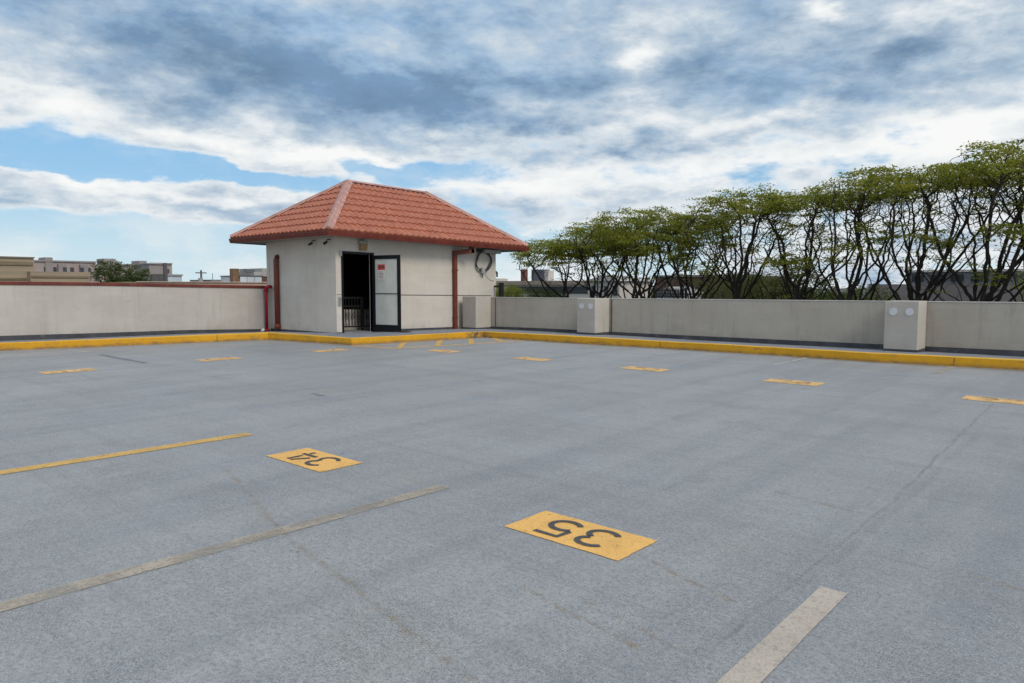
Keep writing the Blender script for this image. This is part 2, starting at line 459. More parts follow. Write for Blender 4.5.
tag(kjo, kind='structure')

# raised ledge between kerb and walls
inn = offset_line(K, .12)
LK = [(x, y, k[2]-.006) for (x, y), k in zip(inn, K)]
def q3(*p): return p
lm = MB()
WB = [(-22.35, -18, .18), (-22.35, 0, .18), (-22.35, 4.9, .18), (-22.35, 7.3, .14), (-22.35, 9.85, .12), (-22.35, 12.7, .06)]
for i in range(5): lm.quad(LK[i], LK[i+1], WB[i+1], WB[i])
F = [(-22.35, 12.7, .06), (-18.4, 12.65, .17)]
lm.quad(LK[5], LK[6], F[1], F[0])
G = [(-18.4, 12.65, .17), (-18.4, 15.5, .11), (-18.4, 18.6, .07)]
lm.poly([LK[6], LK[7], G[2], G[1], G[0]])
Wf = [(-12.3, 18.6, .09), (-9.3, 18.6, .07), (-6.5, 18.6, .08), (-4.3, 18.6, .10), (-1.7, 18.6, .10), (18, 18.6, .10)]
lm.quad(LK[7], LK[8], Wf[0], G[2])
for i in range(5): lm.quad(LK[8+i], LK[9+i], Wf[i+1], Wf[i])
tag(lm.build('raised_walkway', M['ledge']), kind='structure')

# ------------------------------------------------------------------ PARAPETS
def wall_strip(name, pts, thick, n, mat, parent=None, z0=0, bevel=0):
    """pts: list of (x, y, zbot, ztop) along the inner face; n: outward unit normal in plan"""
    v = []; f = []
    for (x, y, a, b2) in pts:
        ox, oy = n[0]*thick, n[1]*thick
        v += [(x, y, a), (x, y, b2), (x+ox, y+oy, b2), (x+ox, y+oy, a)]
    k = len(pts)
    for i in range(k-1):
        A, B = i*4, i*4+4
        for j in range(4):
            f.append((A+j, A+(j+1) % 4, B+(j+1) % 4, B+j))
    f.append((0, 1, 2, 3)); f.append(tuple((k-1)*4+j for j in (3, 2, 1, 0)))
    me = bpy.data.meshes.new(name); me.from_pydata(v, [], f); me.update()
    bm = bmesh.new(); bm.from_mesh(me); bmesh.ops.recalc_face_normals(bm, faces=bm.faces); bm.to_mesh(me); bm.free()
    o = link(name, me, mat, parent)
    if bevel:
        md = o.modifiers.new('bevel', 'BEVEL'); md.width = bevel; md.segments = 2; md.limit_method = 'ANGLE'
    return o
LY = [-18, 4.9, 7.3, 9.85, 12.53]
top = [1.63, 1.63, 1.61, 1.56, 1.515]
bot = [.15, .15, .12, .1, .03]
fl_t = [.31, .31, .27, .24, .15]
lw = empty('parapet_wall', (WX, -3, 0))
tag(lw, 'long pale stucco parapet wall with a dark red metal coping, left of the pavilion', 'wall')
def pw(o, root):
    o.parent = root; o.matrix_parent_inverse = Matrix.Translation(-Vector(root.location)); return o
pw(wall_strip('wall_body', [(WX, y, b2, t) for y, b2, t in zip(LY, bot, top)], .30, (-1, 0), M['wallL']), lw)
pw(wall_strip('coping', [(WX+.03, y, t+.001, t+.092) for y, t in zip(LY, top)], .38, (-1, 0), M['coping'], bevel=.01), lw)
pw(wall_strip('flashing', [(WX+.012, y, b2-.05, f2) for y, b2, f2 in zip(LY, bot, fl_t)], .010, (-1, 0), M['flash']), lw)

rw = empty('parapet_wall', (0, WY, 0))
tag(rw, 'long beige painted parapet wall with square piers, right of the pavilion', 'wall')
RXp = [-18.14, -15.2, -10.6, -2, 18]
rt = [1.19, 1.195, 1.21, 1.24, 1.26]
pw(wall_strip('wall_body', [(x, WY, .0, t) for x, t in zip(RXp, rt)], .25, (0, 1), M['wallR'], bevel=.012), rw)
pw(wall_strip('wall_cap', [(x, WY-.008, t+.0015, t+.018) for x, t in zip(RXp, rt)], .266, (0, 1), simple('wall_cap_paint', (.56, .54, .50), .7, .1, 5)), rw)
fb = [.16, .195, .195, .235, .235]
pw(wall_strip('flashing', [(x, WY-.012, .0, t) for x, t in zip(RXp, fb)], .010, (0, 1), M['flash']), rw)
def pilaster(x0, x1, zt, discs=True, zb=.16):
    b0 = MB(); b0.box(x0, x1, 17.62, WY-.014, .02, zt)
    p = b0.build('pier', M['wallR2'], bevel=.012); pw(p, rw)
    fl = MB(); fl.box(x0-.008, x1+.008, 17.612, WY-.016, .0, zb+.03)
    q = fl.build('pier_flashing', M['flash']); q.parent = p
    if discs:
        cx = (x0+x1)/2
        for s in (-1, 1):
            d = MB()
            cz = zt-.235; r = .085; N = 28
            ring0 = [(cx+s*.165+math.cos(2*math.pi*k/N)*r, 17.617, cz+math.sin(2*math.pi*k/N)*r) for k in range(N)]
            ring1 = [(x, 17.609, z) for (x, y, z) in ring0]
            d.poly(ring1)
            nn = len(d.v); d.v += ring0+ring1
            for k in range(N):
                k2 = (k+1) % N; d.f.append((nn+k, nn+k2, nn+N+k2, nn+N+k))
            dd = d.build('disc', M['disc']); dd.parent = p
    return p
M['wallR2'] = stucco('pier_paint', (.49, .455, .405), (.36, .33, .29), streak=.3)
pilaster(-13.05, -12.38, 1.225)
pilaster(-4.44, -3.76, 1.265)
pilaster(4.4, 5.07, 1.27)
pilaster(-18.06, -17.40, 1.235, False, .12)
jm = MB(); jm.box(-12.33, -12.29, WY-.02, WY-.013, .15, 1.2); jm.box(-17.2, -17.17, WY-.02, WY-.013, .12, 1.19)
pw(jm.build('expansion_joint', M['joint']), rw)

# ------------------------------------------------------------------ PAVILION
BX0, BX1, BY0, BY1 = -22.28, -18.3, 12.55, 19.6
ZT = 3.08
shear = lambda x, y: -.0155*(y-12.5)
O = (-20.3, 16.0, 0.0)
bld = empty('stair_pavilion', O)
tag(bld, 'small cream stair pavilion with a red tiled hip roof and an open glass door', 'building')
def bp(o, parent=None):
    o.parent = parent or bld
    if parent is None: o.matrix_parent_inverse = Matrix.Translation(-Vector(O))
    return o
t = .15
DZ = 2.60; DY0, DY1 = 12.80, 13.90
w = MB()
w.box(BX0, BX1, BY0, BY0+t, -.1, ZT)                       # face towards the left kerb
w.box(BX1-t, BX1, BY0+t, DY0, -.1, ZT)
w.box(BX1-t, BX1, DY0, DY1, DZ, ZT)
w.box(BX1-t, BX1, DY1, BY1, -.1, ZT)
w.box(BX0, BX0+t, BY0+t, BY1, -.1, ZT)
w.box(BX0+t, BX1-t, BY1-t, BY1, -.1, ZT)
wall = bp(w.build('wall', M['house'], shear=shear))
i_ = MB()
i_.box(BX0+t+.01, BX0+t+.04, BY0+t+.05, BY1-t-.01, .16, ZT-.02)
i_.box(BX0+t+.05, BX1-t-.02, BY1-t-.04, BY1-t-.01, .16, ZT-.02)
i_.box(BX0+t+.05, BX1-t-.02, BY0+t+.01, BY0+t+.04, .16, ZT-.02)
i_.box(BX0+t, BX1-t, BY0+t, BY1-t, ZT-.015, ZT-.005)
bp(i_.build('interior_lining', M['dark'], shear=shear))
i_ = MB(); i_.box(BX0+t, BX1-.01, BY0+t, BY1-t, -.05, .185)
bp(i_.build('landing_floor', M['ledge'], shear=shear))
# pale low panel added in place of daylight showing between the balusters
i_ = MB(); i_.box(-19.45, -19.35, 12.95, 15.8, .19, .86); 
bp(i_.build('daylight_panel', M['pale_in'], shear=shear))
# corner trims and horizontal joint
tr = MB()
tr.box(BX0-.004, BX0+.16, BY0-.012, BY0-.002, .12, ZT-.02)
bp(tr.build('corner_trim', M['house'], shear=shear))
jt = MB(); jt.box(BX1+.001, BX1+.006, BY0+.02, DY0-.07, 1.335, 1.35); jt.box(BX1+.001, BX1+.008, DY1+.07, BY1-.25, 1.335, 1.36)
bp(jt.build('joint_strip', M['joint'], shear=shear))
fz = MB(); fz.box(BX1+.002, BX1+.012, DY1+.08, 17.60, .0, .235); fz.box(BX1+.002, BX1+.012, BY0-.01, DY0-.06, .0, .2)
fz.box(-22.1, BX1+.012, BY0-.024, BY0-.014, .0, .175)
bp(fz.build('flashing', M['flash'], shear=shear))
# door frame
df = MB()
df.box(BX1-.12, BX1+.03, DY0-.06, DY0+.0, .15, DZ+.06)
df.box(BX1-.12, BX1+.03, DY1-.0, DY1+.06, .15, DZ+.06)
df.box(BX1-.12, BX1+.03, DY0, DY1, DZ, DZ+.06)
frame = bp(df.build('door_frame', M['black'], shear=shear))
# open leaf, hinged on the far jamb and standing out at a right angle
dl = MB()
hx, hy = BX1+.035, DY1-.02
ex, ey = -17.24, 14.16
ux, uy = ex-hx, ey-hy; LL = math.hypot(ux, uy); ux /= LL; uy /= LL
def leafbox(mbx, s0, s1, z0, z1, th=.045, off=0):
    a = (hx+ux*s0, hy+uy*s0); b2 = (hx+ux*s1, hy+uy*s1)
    nx, ny = -uy, ux
    a = (a[0]+nx*(off-th/2), a[1]+ny*(off-th/2)); b2 = (b2[0]+nx*(off-th/2), b2[1]+ny*(off-th/2))
    mbx.obox(a, b2, th, z0, z1, 1)
zb, zt2 = .17, 2.555
leafbox(dl, 0, .11, zb, zt2); leafbox(dl, LL-.11, LL, zb, zt2)
leafbox(dl, .11, LL-.11, zt2-.12, zt2); leafbox(dl, .11, LL-.11, zb, zb+.22)
leafbox(dl, .11, LL-.11, 1.35, 1.375, .03)
door = bp(dl.build('door', M['black'], bevel=.004))
gl = MB(); leafbox(gl, .108, LL-.108, zb+.215, 1.352, .008); leafbox(gl, .108, LL-.108, 1.373, zt2-.115, .008)
bp(gl.build('glass_pane', M['glass']), door)
off = -.010
sg = MB(); leafbox(sg, .22, .49, 1.80, 2.10, .003, off); sgn = bp(sg.build('notice', M['sign_white']), door)
sg = MB(); leafbox(sg, .22, .49, 2.101, 2.27, .003, off); bp(sg.build('notice_header', M['sign_red']), door)
ink = simple('sign_ink', (.10, .06, .06), .6)
for s0, s1 in ((.25, .33), (.38, .46)):
    sg = MB(); leafbox(sg, s0, s1, 2.17, 2.23, .002, off-.004); bp(sg.build('header_word', ink), door)
sg = MB()
for k in range(5): leafbox(sg, .25, .40+.012*(k*7 % 5), 2.03-k*.045, 2.042-k*.045, .002, off-.004)
bp(sg.build('notice_text', ink), door)
hn = MB()
nx, ny = -uy, ux
for sgn2 in (-1, 1):
    a = Vector((hx+ux*(LL-.055)+nx*.06*sgn2, hy+uy*(LL-.055)+ny*.06*sgn2, 1.12)); b2 = a+Vector((0, 0, .32))
    hn.tube([a-Vector((nx, ny, 0))*.05*sgn2, a, b2, b2-Vector((nx, ny, 0))*.05*sgn2], .011, 8)
bp(hn.build('handle', M['black'], smooth=True), door)
# hardware on the pavilion wall
cp = MB(); cp.box(BX1+.002, BX1+.03, 12.60, 12.72, 1.00, 1.28)
panel = bp(cp.build('call_panel', M['grey_plastic'], bevel=.006))
cb = MB()
for k in range(6): cb.box(BX1+.031, BX1+.034, 12.62, 12.70, 1.05+k*.035, 1.062+k*.035)
bp(cb.build('panel_grille', M['joint']), panel)
cp = MB(); cp.box(BX1+.002, BX1+.04, 12.68, 12.76, 2.50, 2.66); bp(cp.build('door_contact', M['grey_plastic'], bevel=.004))
# wall lamp
lp = MB(); lp.box(BX1+.002, BX1+.15, 13.36, 13.66, 2.90, 2.99); lp.box(BX1+.002, BX1+.05, 13.40, 13.62, 2.70, 2.90)
lamp = bp(lp.build('wall_lamp', M['grey_plastic'], bevel=.012))
lp = MB(); 
lens = [(BX1+.05, 2.70), (BX1+.10, 2.70), (BX1+.145, 2.898), (BX1+.05, 2.898)]
for a in range(4):
    p, q = lens[a], lens[(a+1) % 4]
    lp.quad((p[0], 13.39, p[1]), (q[0], 13.39, q[1]), (q[0], 13.64, q[1]), (p[0], 13.64, p[1]))
lp.poly([(p[0], 13.39, p[1]) for p in lens]); lp.poly([(p[0], 13.64, p[1]) for p in lens])
bp(lp.build('lamp_lens', M['lamp_tan']), lamp)
# two small cameras under the eaves
for (x, y) in ((-18.55, 12.42), (-19.35, 12.42)):
    cm = MB()
    cm.tube([(x, y+.12, 3.0), (x, y+.02, 2.99), (x, y, 2.94)], .018, 8)
    cm.tube([(x+.01, y+.01, 2.93), (x-.03, y-.09, 2.86)], .038, 10)
    cam_o = bp(cm.build('security_camera', M['black'] if x > -19 else M['cable'], smooth=False))
    ln = MB(); ln.tube([(x-.03, y-.09, 2.86), (x-.034, y-.10, 2.853)], .026, 10); bp(ln.build('camera_lens', M['cable']), cam_o)
# downspouts
ds = MB(); ds.tube([(-21.56, 12.47, .20), (-21.56, 12.47, 2.46), (-21.56, 12.50, 2.54), (-21.56, 12.56, 2.56)], .085, 12)
ds.tube([(-21.56, 12.47, .19), (-21.56, 12.47, .34)], .10, 12)
bp(ds.build('downspout', M['pipe_brown'], smooth=True))
ds = MB()
yy = 17.42
ds.box(BX1+.02, BX1+.13, yy-.07, yy+.07, .12, 2.76)
ds.box(BX1+.015, BX1+.145, yy-.085, yy+.085, .12, .26); ds.box(BX1+.015, BX1+.145, yy-.085, yy+.085, 2.20, 2.26); ds.box(BX1+.015, BX1+.145, yy-.085, yy+.085, .55, .60)
n0 = len(ds.v)
A = [(BX1+.02, yy-.07), (BX1+.13, yy-.07), (BX1+.13, yy+.07), (BX1+.02, yy+.07)]
B = [(BX1+.40, yy+.36), (BX1+.54, yy+.36), (BX1+.54, yy+.50), (BX1+.40, yy+.50)]
ds.v += [(x, y, 2.76) for x, y in A]+[(x, y, 2.90) for x, y in A]+[(x, y, 2.84) for x, y in B]+[(x, y, 2.98) for x, y in B]
for (p, q) in ((0, 1), (1, 2), (2, 3), (3, 0)):
    ds.f.append((n0+p, n0+q, n0+8+q, n0+8+p)); ds.f.append((n0+4+p, n0+4+q, n0+12+q, n0+12+p))
    ds.f.append((n0+p, n0+4+p, n0+12+p, n0+8+p)); ds.f.append((n0+p, n0+q, n0+4+q, n0+4+p)); ds.f.append((n0+8+p, n0+8+q, n0+12+q, n0+12+p))
ds.box(BX1+.40, BX1+.54, yy+.36, yy+.50, 2.84, 3.06)
bp(ds.build('downspout', M['pipe_brown'], shear=shear))
ds = MB(); ds.tube([(BX1+.09, yy, .16), (BX1+.16, yy+.04, .12), (BX1+.36, yy+.22, .11)], .04, 8)
bp(ds.build('drain_shoe', M['pipe_brown'], shear=shear, smooth=True))
# coiled cable and box on the far end of the facade
rc = random.Random(7)
cbx = empty('cable_coil', (BX1+.05, 18.9, 2.5)); cbx.parent = bld; cbx.matrix_parent_inverse = Matrix.Translation(-Vector(O))
bpy.data.objects.remove(cbx)
cc = MB()
for loop in range(4):
    pts = []
    for k in range(41):
        a = 2*math.pi*k/40
        ry = .33+.015*loop+.02*math.sin(3*a+loop); rz = .36+.012*loop
        sq = 1+.08*math.cos(2*a)
        pts.append((BX1+.05+.018*loop+.01*math.sin(5*a), 18.88+ry*math.cos(a)*sq+(.07 if math.sin(a) < 0 else 0)*math.sin(a), 2.60+rz*math.sin(a)*sq))
    cc.tube(pts, .013, 6, caps=False)
cc.tube([(BX1+.06, 18.62, 3.0), (BX1+.08, 18.7, 2.9), (BX1+.06, 18.55, 2.6), (BX1+.05, 18.5, 2.4), (BX1+.07, 18.7, 2.28)], .014, 6)
cc.tube([(BX1+.06, 18.80, 2.30), (BX1+.07, 18.84, 2.15), (BX1+.05, 18.83, 2.0)], .016, 6)
cc.tube([(BX1+.03, 18.96, 2.2), (BX1+.02, 19.12, 2.02), (BX1+.02, 19.28, 1.92), (BX1+.02, 19.5, 1.9)], .005, 6)
coil = bp(cc.build('cable_coil', M['cable'], shear=shear, smooth=True))
cc = MB(); cc.box(BX1+.04, BX1+.15, 18.72, 18.88, 2.16, 2.36); bp(cc.build('junction_box', M['grey_plastic'], shear=shear, bevel=.01))
cc = MB(); cc.box(BX1+.01, BX1+.16, 18.55, 18.75, 2.93, 3.02); cc.tube([(BX1+.1, 18.64, 2.97), (BX1+.19, 18.62, 2.9)], .05, 10)
bp(cc.build('floodlight', M['cable'], shear=shear, bevel=.01))
cc = MB(); cc.box(BX1+.02, BX1+.26, 18.8, 19.62, 2.90, 3.03)
bp(cc.build('conduit_box', simple('box_paint', (.38, .37, .35), .6), shear=shear, bevel=.01))
cc = MB(); cc.tube([(BX1-.02, BY1+.01, 2.25), (BX1-.02, BY1+.09, 2.2), (BX1-.02, BY1+.09, 2.05)], .04, 8); bp(cc.build('wall_bracket', M['cable'], shear=shear))
# railing on the stair landing inside
rl = MB()
rx = -19.0
for z in (.95, 1.22): rl.box(rx-.025, rx+.025, 12.75, 16.0, z, z+.05)
rl.box(rx-.02, rx+.02, 12.75, 16.0, .30, .34)
y = 12.8
while y < 16: rl.box(rx-.012, rx+.012, y-.012, y+.012, .30, 1.22); y += .115
for y in (13.05, 14.0, 15.0): rl.box(rx-.035, rx+.035, y-.035, y+.035, .17, 1.28)
for k, y in enumerate((13.4, 13.63, 13.86, 14.2, 14.5)):
    pts = [(rx, y+.05*math.cos(a), .62+.06*math.sin(a)) for a in [2*math.pi*q/12 for q in range(13)]]
    rl.tube(pts, .010, 5, caps=False)
bp(rl.build('railing', M['iron'], shear=shear))

# ---- roof
EX0, EX1, EY0, EY1, EZ = -23.40, -17.66, 11.87, 20.68, 3.19
RXr, RY0, RY1, RZ = -20.55, 14.66, 18.15, 5.13
roof_root = MB()
COURSES = 8; TW = .232
def tiled_face(mb, e0, e1, r0, r1):
    """eave e0->e1, ridge r0->r1 (r0 over e0 side)."""
    e0, e1, r0, r1 = map(Vector, (e0, e1, r0, r1))
    U = (e1-e0).normalized(); Lu = (e1-e0).length
    a0 = (r0-e0).dot(U); a1 = (r1-e0).dot(U)
    base = e0+U*a0
    V = (r0-base); Lv = V.length; V.normalize()
    N = U.cross(V).normalized()
    if N.z < 0: N = -N
    nu = int(Lu/TW*8)
    du = Lu/nu
    rows = []
    for c in range(COURSES):
        for fr, lift in ((0.0, .0), (0.0, 1.0), (.5, .5), (1.0, 0.0)):
            if fr == 0.0 and lift == 0.0 and c > 0: continue
            rows.append((Lv*(c+fr)/COURSES, lift, c))
    idx = {}
    for ri, (v, lift, c) in enumerate(rows):
        f = v/Lv
        uL = a0*f; uR = Lu+(a1-Lu)*f
        for k in range(nu+1):
            u = k*du
            uu = min(max(u, uL), uR)
            ph = (uu/TW + (.5 if False else 0)) % 1.0
            wave = abs(math.sin(math.pi*ph))**1.0*.052
            h = wave + lift*.036
            if fr_is_eave := (ri == 0): h = -.01
            p = e0+U*uu+V*v+N*h
            idx[ri, k] = len(mb.v); mb.v.append(tuple(p))
    for ri in range(len(rows)-1):
        v0 = rows[ri][0]/Lv; v1 = rows[ri+1][0]/Lv
        for k in range(nu):
            a, b2 = k*du, (k+1)*du
            lo = min(a0*v0, a0*v1); 
            if b2 <= a0*v0 and b2 <= a0*v1: continue
            if a >= Lu+(a1-Lu)*v0 and a >= Lu+(a1-Lu)*v1: continue
            mb.f.append((idx[ri, k], idx[ri, k+1], idx[ri+1, k+1], idx[ri+1, k]))
c00 = (EX0, EY0, EZ); c10 = (EX1, EY0, EZ); c11 = (EX1, EY1, EZ); c01 = (EX0, EY1, EZ)
ra = (RXr, RY0, RZ); rb = (RXr, RY1, RZ)
rf = MB()
tiled_face(rf, c10, c11, ra, rb)
tiled_face(rf, c00, c10, ra, ra)
tiled_face(rf, c01, c00, rb, ra)
tiled_face(rf, c11, c01, rb, rb)
roof = bp(rf.build('roof', M['tile'], shear=shear))
# hip and ridge caps: overlapping half-round lengths
def caps(name, a, b2, r=.105, step=.42):
    """folded metal cap: a shallow roll with two flat flanges"""
    a = Vector(a); b2 = Vector(b2); cpm = MB()
    d = (b2-a).normalized(); side = d.cross(Vector((0, 0, 1))).normalized(); up_ = side.cross(d).normalized()
    prof_ = [(-1.5, -.55), (-.95, -.10), (-.62, .02), (-.40, .42), (0, .60), (.40, .42), (.62, .02), (.95, -.10), (1.5, -.55)]
    L = (b2-a).length; n_ = 6
    for k in range(n_+1):
        p = a+d*(L*k/n_)
        for (u_, v_) in prof_: cpm.v.append(tuple(p+side*u_*r+up_*v_*r))
    m_ = len(prof_)
    for k in range(n_):
        for q in range(m_-1): cpm.f.append((k*m_+q, k*m_+q+1, (k+1)*m_+q+1, (k+1)*m_+q))
    cpm.f.append(tuple(range(m_)))
    return bp(cpm.build(name, M['cap'], shear=shear), None)
for nm, a, b2 in (('hip_cap', c10, ra), ('hip_cap', c00, ra), ('hip_cap', c11, rb), ('hip_cap', c01, rb), ('ridge_cap', ra, rb)):
    a = (a[0], a[1], a[2]+.075); b2 = (b2[0], b2[1], b2[2]+.075)
    o = caps(nm, a, b2, (.10 if nm == 'hip_cap' else .06))
    o.parent = roof; o.matrix_parent_inverse = Matrix.Identity(4)
    # the roof itself sits at the pavilion's inverse offset, so reuse its own frame
# gutter around the eaves and soffit
gt = MB()
def ring_rect(g): return [(EX0-g, EY0-g), (EX1+g, EY0-g), (EX1+g, EY1+g), (EX0-g, EY1+g)]
gp_ = [(0.0, -.15), (.06, -.15), (.085, -.05), (.09, .0), (.075, .0), (.07, -.03), (0.0, -.03)]
for j in range(len(gp_)-1):
    (g0, h0), (g1, h1) = gp_[j], gp_[j+1]
    A = ring_rect(g0-.04); B = ring_rect(g1-.04)
    for k in range(4):
        k2 = (k+1) % 4
        gt.quad((*A[k], EZ+h0), (*A[k2], EZ+h0), (*B[k2], EZ+h1), (*B[k], EZ+h1))
bp(gt.build('gutter', M['gutter'], shear=shear))
sf = MB(); sf.box(EX0+.03, EX1-.03, EY0+.03, EY1-.03, EZ-.12, EZ-.09)
bp(sf.build('soffit', M['soffit'], shear=shear))

# small fixtures near the pavilion -------------------------------------------------
fp = MB((-21.95, 12.37, 0)); 
fp.tube([(-22.02, 12.34, .10), (-22.02, 12.34, 1.50), (-22.02, 12.36, 1.56), (-22.02, 12.53, 1.58)], .05, 12)
fp.tube([(-22.02, 12.34, 1.42), (-22.02, 12.34, 1.52)], .07, 12); fp.tube([(-22.02, 12.34, .10), (-22.02, 12.34, .16)], .08, 12)
fp.tube([(-22.02, 12.34, 1.56), (-21.80, 12.36, 1.58)], .06, 12)
tag(fp.build('standpipe', M['pipe_red'], smooth=True), 'bright red metal standpipe in the corner where the left wall meets the pavilion', 'pipe')
cu = MB((-21.75, 12.0, .11)); cu.tube([(-21.75, 12.0, .11), (-21.70, 12.02, .16), (-21.66, 12.04, .165)], [.045, .05, .04], 10)
tag(cu.build('paper_cup', M['white'], smooth=True), 'crumpled white cup lying at the foot of the red standpipe', 'cup')
wd = MB((-17.1, 14.2, .17)); 
wd.v += [(-17.45, 13.98, .172), (-16.9, 14.1, .172), (-16.95, 14.42, .172), (-17.45, 14.32, .172), (-17.40, 14.0, .215), (-17.1, 14.1, .20), (-17.12, 14.38, .20), (-17.42, 14.30, .215)]
for q in ((0,3,2,1),(4,5,6,7),(0,1,5,4),(1,2,6,5),(2,3,7,6),(3,0,4,7)): wd.f.append(q)
tag(wd.build('door_wedge', M['mat']), 'dark rubber mat holding the open glass door at its foot', 'door mat')
fpst = MB((-17.9, 19.9, 0)); fpst.box(-18.02, -17.88, 19.45, 19.59, -1.0, 1.72); fpst.box(-18.28, -18.03, 19.48, 19.53, 1.55, 1.62)
tag(fpst.build('fence_post', M['iron'], bevel=.01), 'black metal post just behind the pavilion at the far wall', 'post')

# ------------------------------------------------------------------ PAINTED MARKINGS
def ribbon(mb, pts, w, z):
    P = [Vector(p) for p in pts]
    L = []; Rr = []
    for i, p in enumerate(P):
        if i == 0: d = P[1]-p
        elif i == len(P)-1: d = p-P[i-1]
        else: d = (P[i+1]-p).normalized()+(p-P[i-1]).normalized()
        d.normalize(); n_ = Vector((-d.y, d.x))
        L.append(p+n_*w/2); Rr.append(p-n_*w/2)
    for i in range(len(P)-1):
        mb.quad((L[i].x, L[i].y, z), (L[i+1].x, L[i+1].y, z), (Rr[i+1].x, Rr[i+1].y, z), (Rr[i].x, Rr[i].y, z))
def arc(cx, cy, rx, ry, a0, a1, n_=14):
    return [(cx+rx*math.cos(R(a0+(a1-a0)*k/n_)), cy+ry*math.sin(R(a0+(a1-a0)*k/n_))) for k in range(n_+1)]
GLYPH = {
    '3': [arc(0, .072, .082, .068, 160, -62), arc(0, -.072, .088, .076, 62, -155)],
    '5': [[(.09, .145), (-.075, .145), (-.085, .02)], arc(-.005, -.052, .093, .088, 140, -150)],
    '4': [[(-.005, .15), (-.085, .0)], [(-.1, -.055), (.1, -.055)], [(.045, .15), (.045, -.01)], [(.045, -.09), (.045, -.15)]],
    '2': [arc(0, .065, .085, .08, 165, -40), [(.05, -.01), (-.085, -.145), (.09, -.145)]],
    '6': [arc(0, -.06, .085, .085, 0, 360, 20), [(.05, .15), (-.06, .03)]],
}
def stall_number(cx, cy, ang, text, label, mat, lx=.90, ly=.445, scale=1.0, dig=True):
    """ang: direction in which the text reads"""
    mb = MB((cx, cy, 0))
    ca, sa = math.cos(ang), math.sin(ang)
    def W(x, y): return (cx+x*ca-y*sa, cy+x*sa+y*ca)
    q = [W(-lx/2, -ly/2), W(lx/2, -ly/2), W(lx/2, ly/2), W(-lx/2, ly/2)]
    rj = random.Random(int(abs(cx*37+cy*11)*10)); edge = []
    for e in range(4):
        (x0, y0), (x1, y1) = q[e], q[(e+1) % 4]; ne = 26 if e % 2 == 0 else 14
        for k in range(ne):
            t_ = k/ne; a_ = 0 if k == 0 else .0035
            edge.append((x0+(x1-x0)*t_+rj.uniform(-a_, a_), y0+(y1-y0)*t_+rj.uniform(-a_, a_), .004))
    mb.poly(edge)
    o = mb.build('stall_number', mat)
    tag(o, label, 'floor marking', 'painted stall numbers on the deck')
    if dig:
        sp_ = .295*scale
        for i, ch in enumerate(text):
            db = MB((cx, cy, 0))
            ox = (i-(len(text)-1)/2)*sp_
            for st in GLYPH[ch]:
                ribbon(db, [W(ox+x*scale*1.12, y*scale) for x, y in st], .042*scale, .008)
            d = db.build('digit', M['digit'] if mat is M['yellow'] and scale == 1.0 else M['digit_worn'], o)
    return o
PI = math.pi
stall_number(-2.68, 3.65, PI, '35', 'yellow painted floor panel with the stencilled number 35, nearest of all', M['yellow'])
stall_number(-5.69, 3.62, PI, '34', 'yellow painted floor panel with the stencilled number 34', M['yellow'])
rlabels = ['worn yellow number panel nearest the right edge, in the far kerb row',
           'worn yellow number panel left of the larger pier, second from the right',
           'worn yellow number panel in the far kerb row, right of the smaller pier',
           'worn yellow number panel just right of the hatched area, below the smaller pier',
           'faint yellow number panel in front of the hatched area by the pavilion']
for (x, L_), tx in zip(zip((-1.47, -4.35, -7.2, -10.03, -12.9), rlabels), ('25', '24', '23', '22', '26')):
    stall_number(x, 11.93, 0, tx, L_, M['yellow_worn'], .90, .45, 1.05)
llabels = ['worn yellow number panel leftmost in the photo, in the row along the left kerb',
           'worn yellow number panel second from the left, in the row along the left kerb',
           'faint yellow number panel nearest the pavilion corner, in the row along the left kerb']
for (y, L_), tx in zip(zip((4.4, 7.33, 10.16), llabels), ('33', '32', '26')):
    stall_number(-15.12, y, PI/2, tx, L_, M['yellow_worn'], .88, .46, 1.05)

def line(name, pts, w, mat, label, group=None, z=.004):
    mb = MB((pts[0][0], pts[0][1], 0))
    P = [Vector(p) for p in pts]
    # subdivide a little so that edges waver like hand-sprayed paint
    r2 = random.Random(int(abs(pts[0][0]*100)))
    q = []
    for a, b2 in zip(P[:-1], P[1:]):
        n_ = max(1, int((b2-a).length/.25))
        for k in range(n_): q.append(a+(b2-a)*k/n_)
    q.append(P[-1])
    ribbon(mb, [(p.x+r2.uniform(-.003, .003), p.y+r2.uniform(-.003, .003)) for p in q], w, z)
    return tag(mb.build(name, mat), label, 'floor marking', group)
G1 = 'painted stall lines on the deck'
line('stall_line', [(-7.32, -3), (-7.28, 1.56), (-7.2, 3.80)], .17, M['yellow_line'], 'yellow stall line left of the number 34, ending at the lane', G1)
line('stall_line', [(-4.2, -3), (-4.2, .87), (-4.13, 3.82)], .135, M['pale_line'], 'worn pale stall line between the numbers 34 and 35', G1)
line('stall_line', [(-1.16, -3), (-1.16, 3.85)], .135, M['pale_line2'], 'wide pale beige stall line right of the number 35 at the bottom of the photo', G1)
line('stall_line', [(1.85, -3), (1.85, 3.85)], .135, M['pale_line'], 'pale stall line beyond the right edge of the photo', G1)
line('stall_line', [(-20.35, 5.93), (-19.0, 5.98)], .09, M['faint_line'], 'faint white stub of a stall line at the left kerb, leftmost', G1)
line('stall_line', [(-18.2, 5.96), (-15.5, 5.93)], .12, M['dark_line'], 'blacked-out stall line between the two leftmost worn numbers', G1)
line('stall_line', [(-19.8, 8.80), (-17.6, 8.80)], .07, M['faint_line'], 'very faint stall line at the left kerb near the pavilion', G1)
line('stall_line', [(-2.84, 14.9), (-2.84, 16.35)], .11, M['pale_line'], 'pale stub of a stall line at the far kerb, below the larger pier', G1)
line('stall_line', [(-5.62, 14.2), (-5.62, 16.2)], .08, M['faint_line'], 'faint stub of a stall line at the far kerb, left of the larger pier', G1)
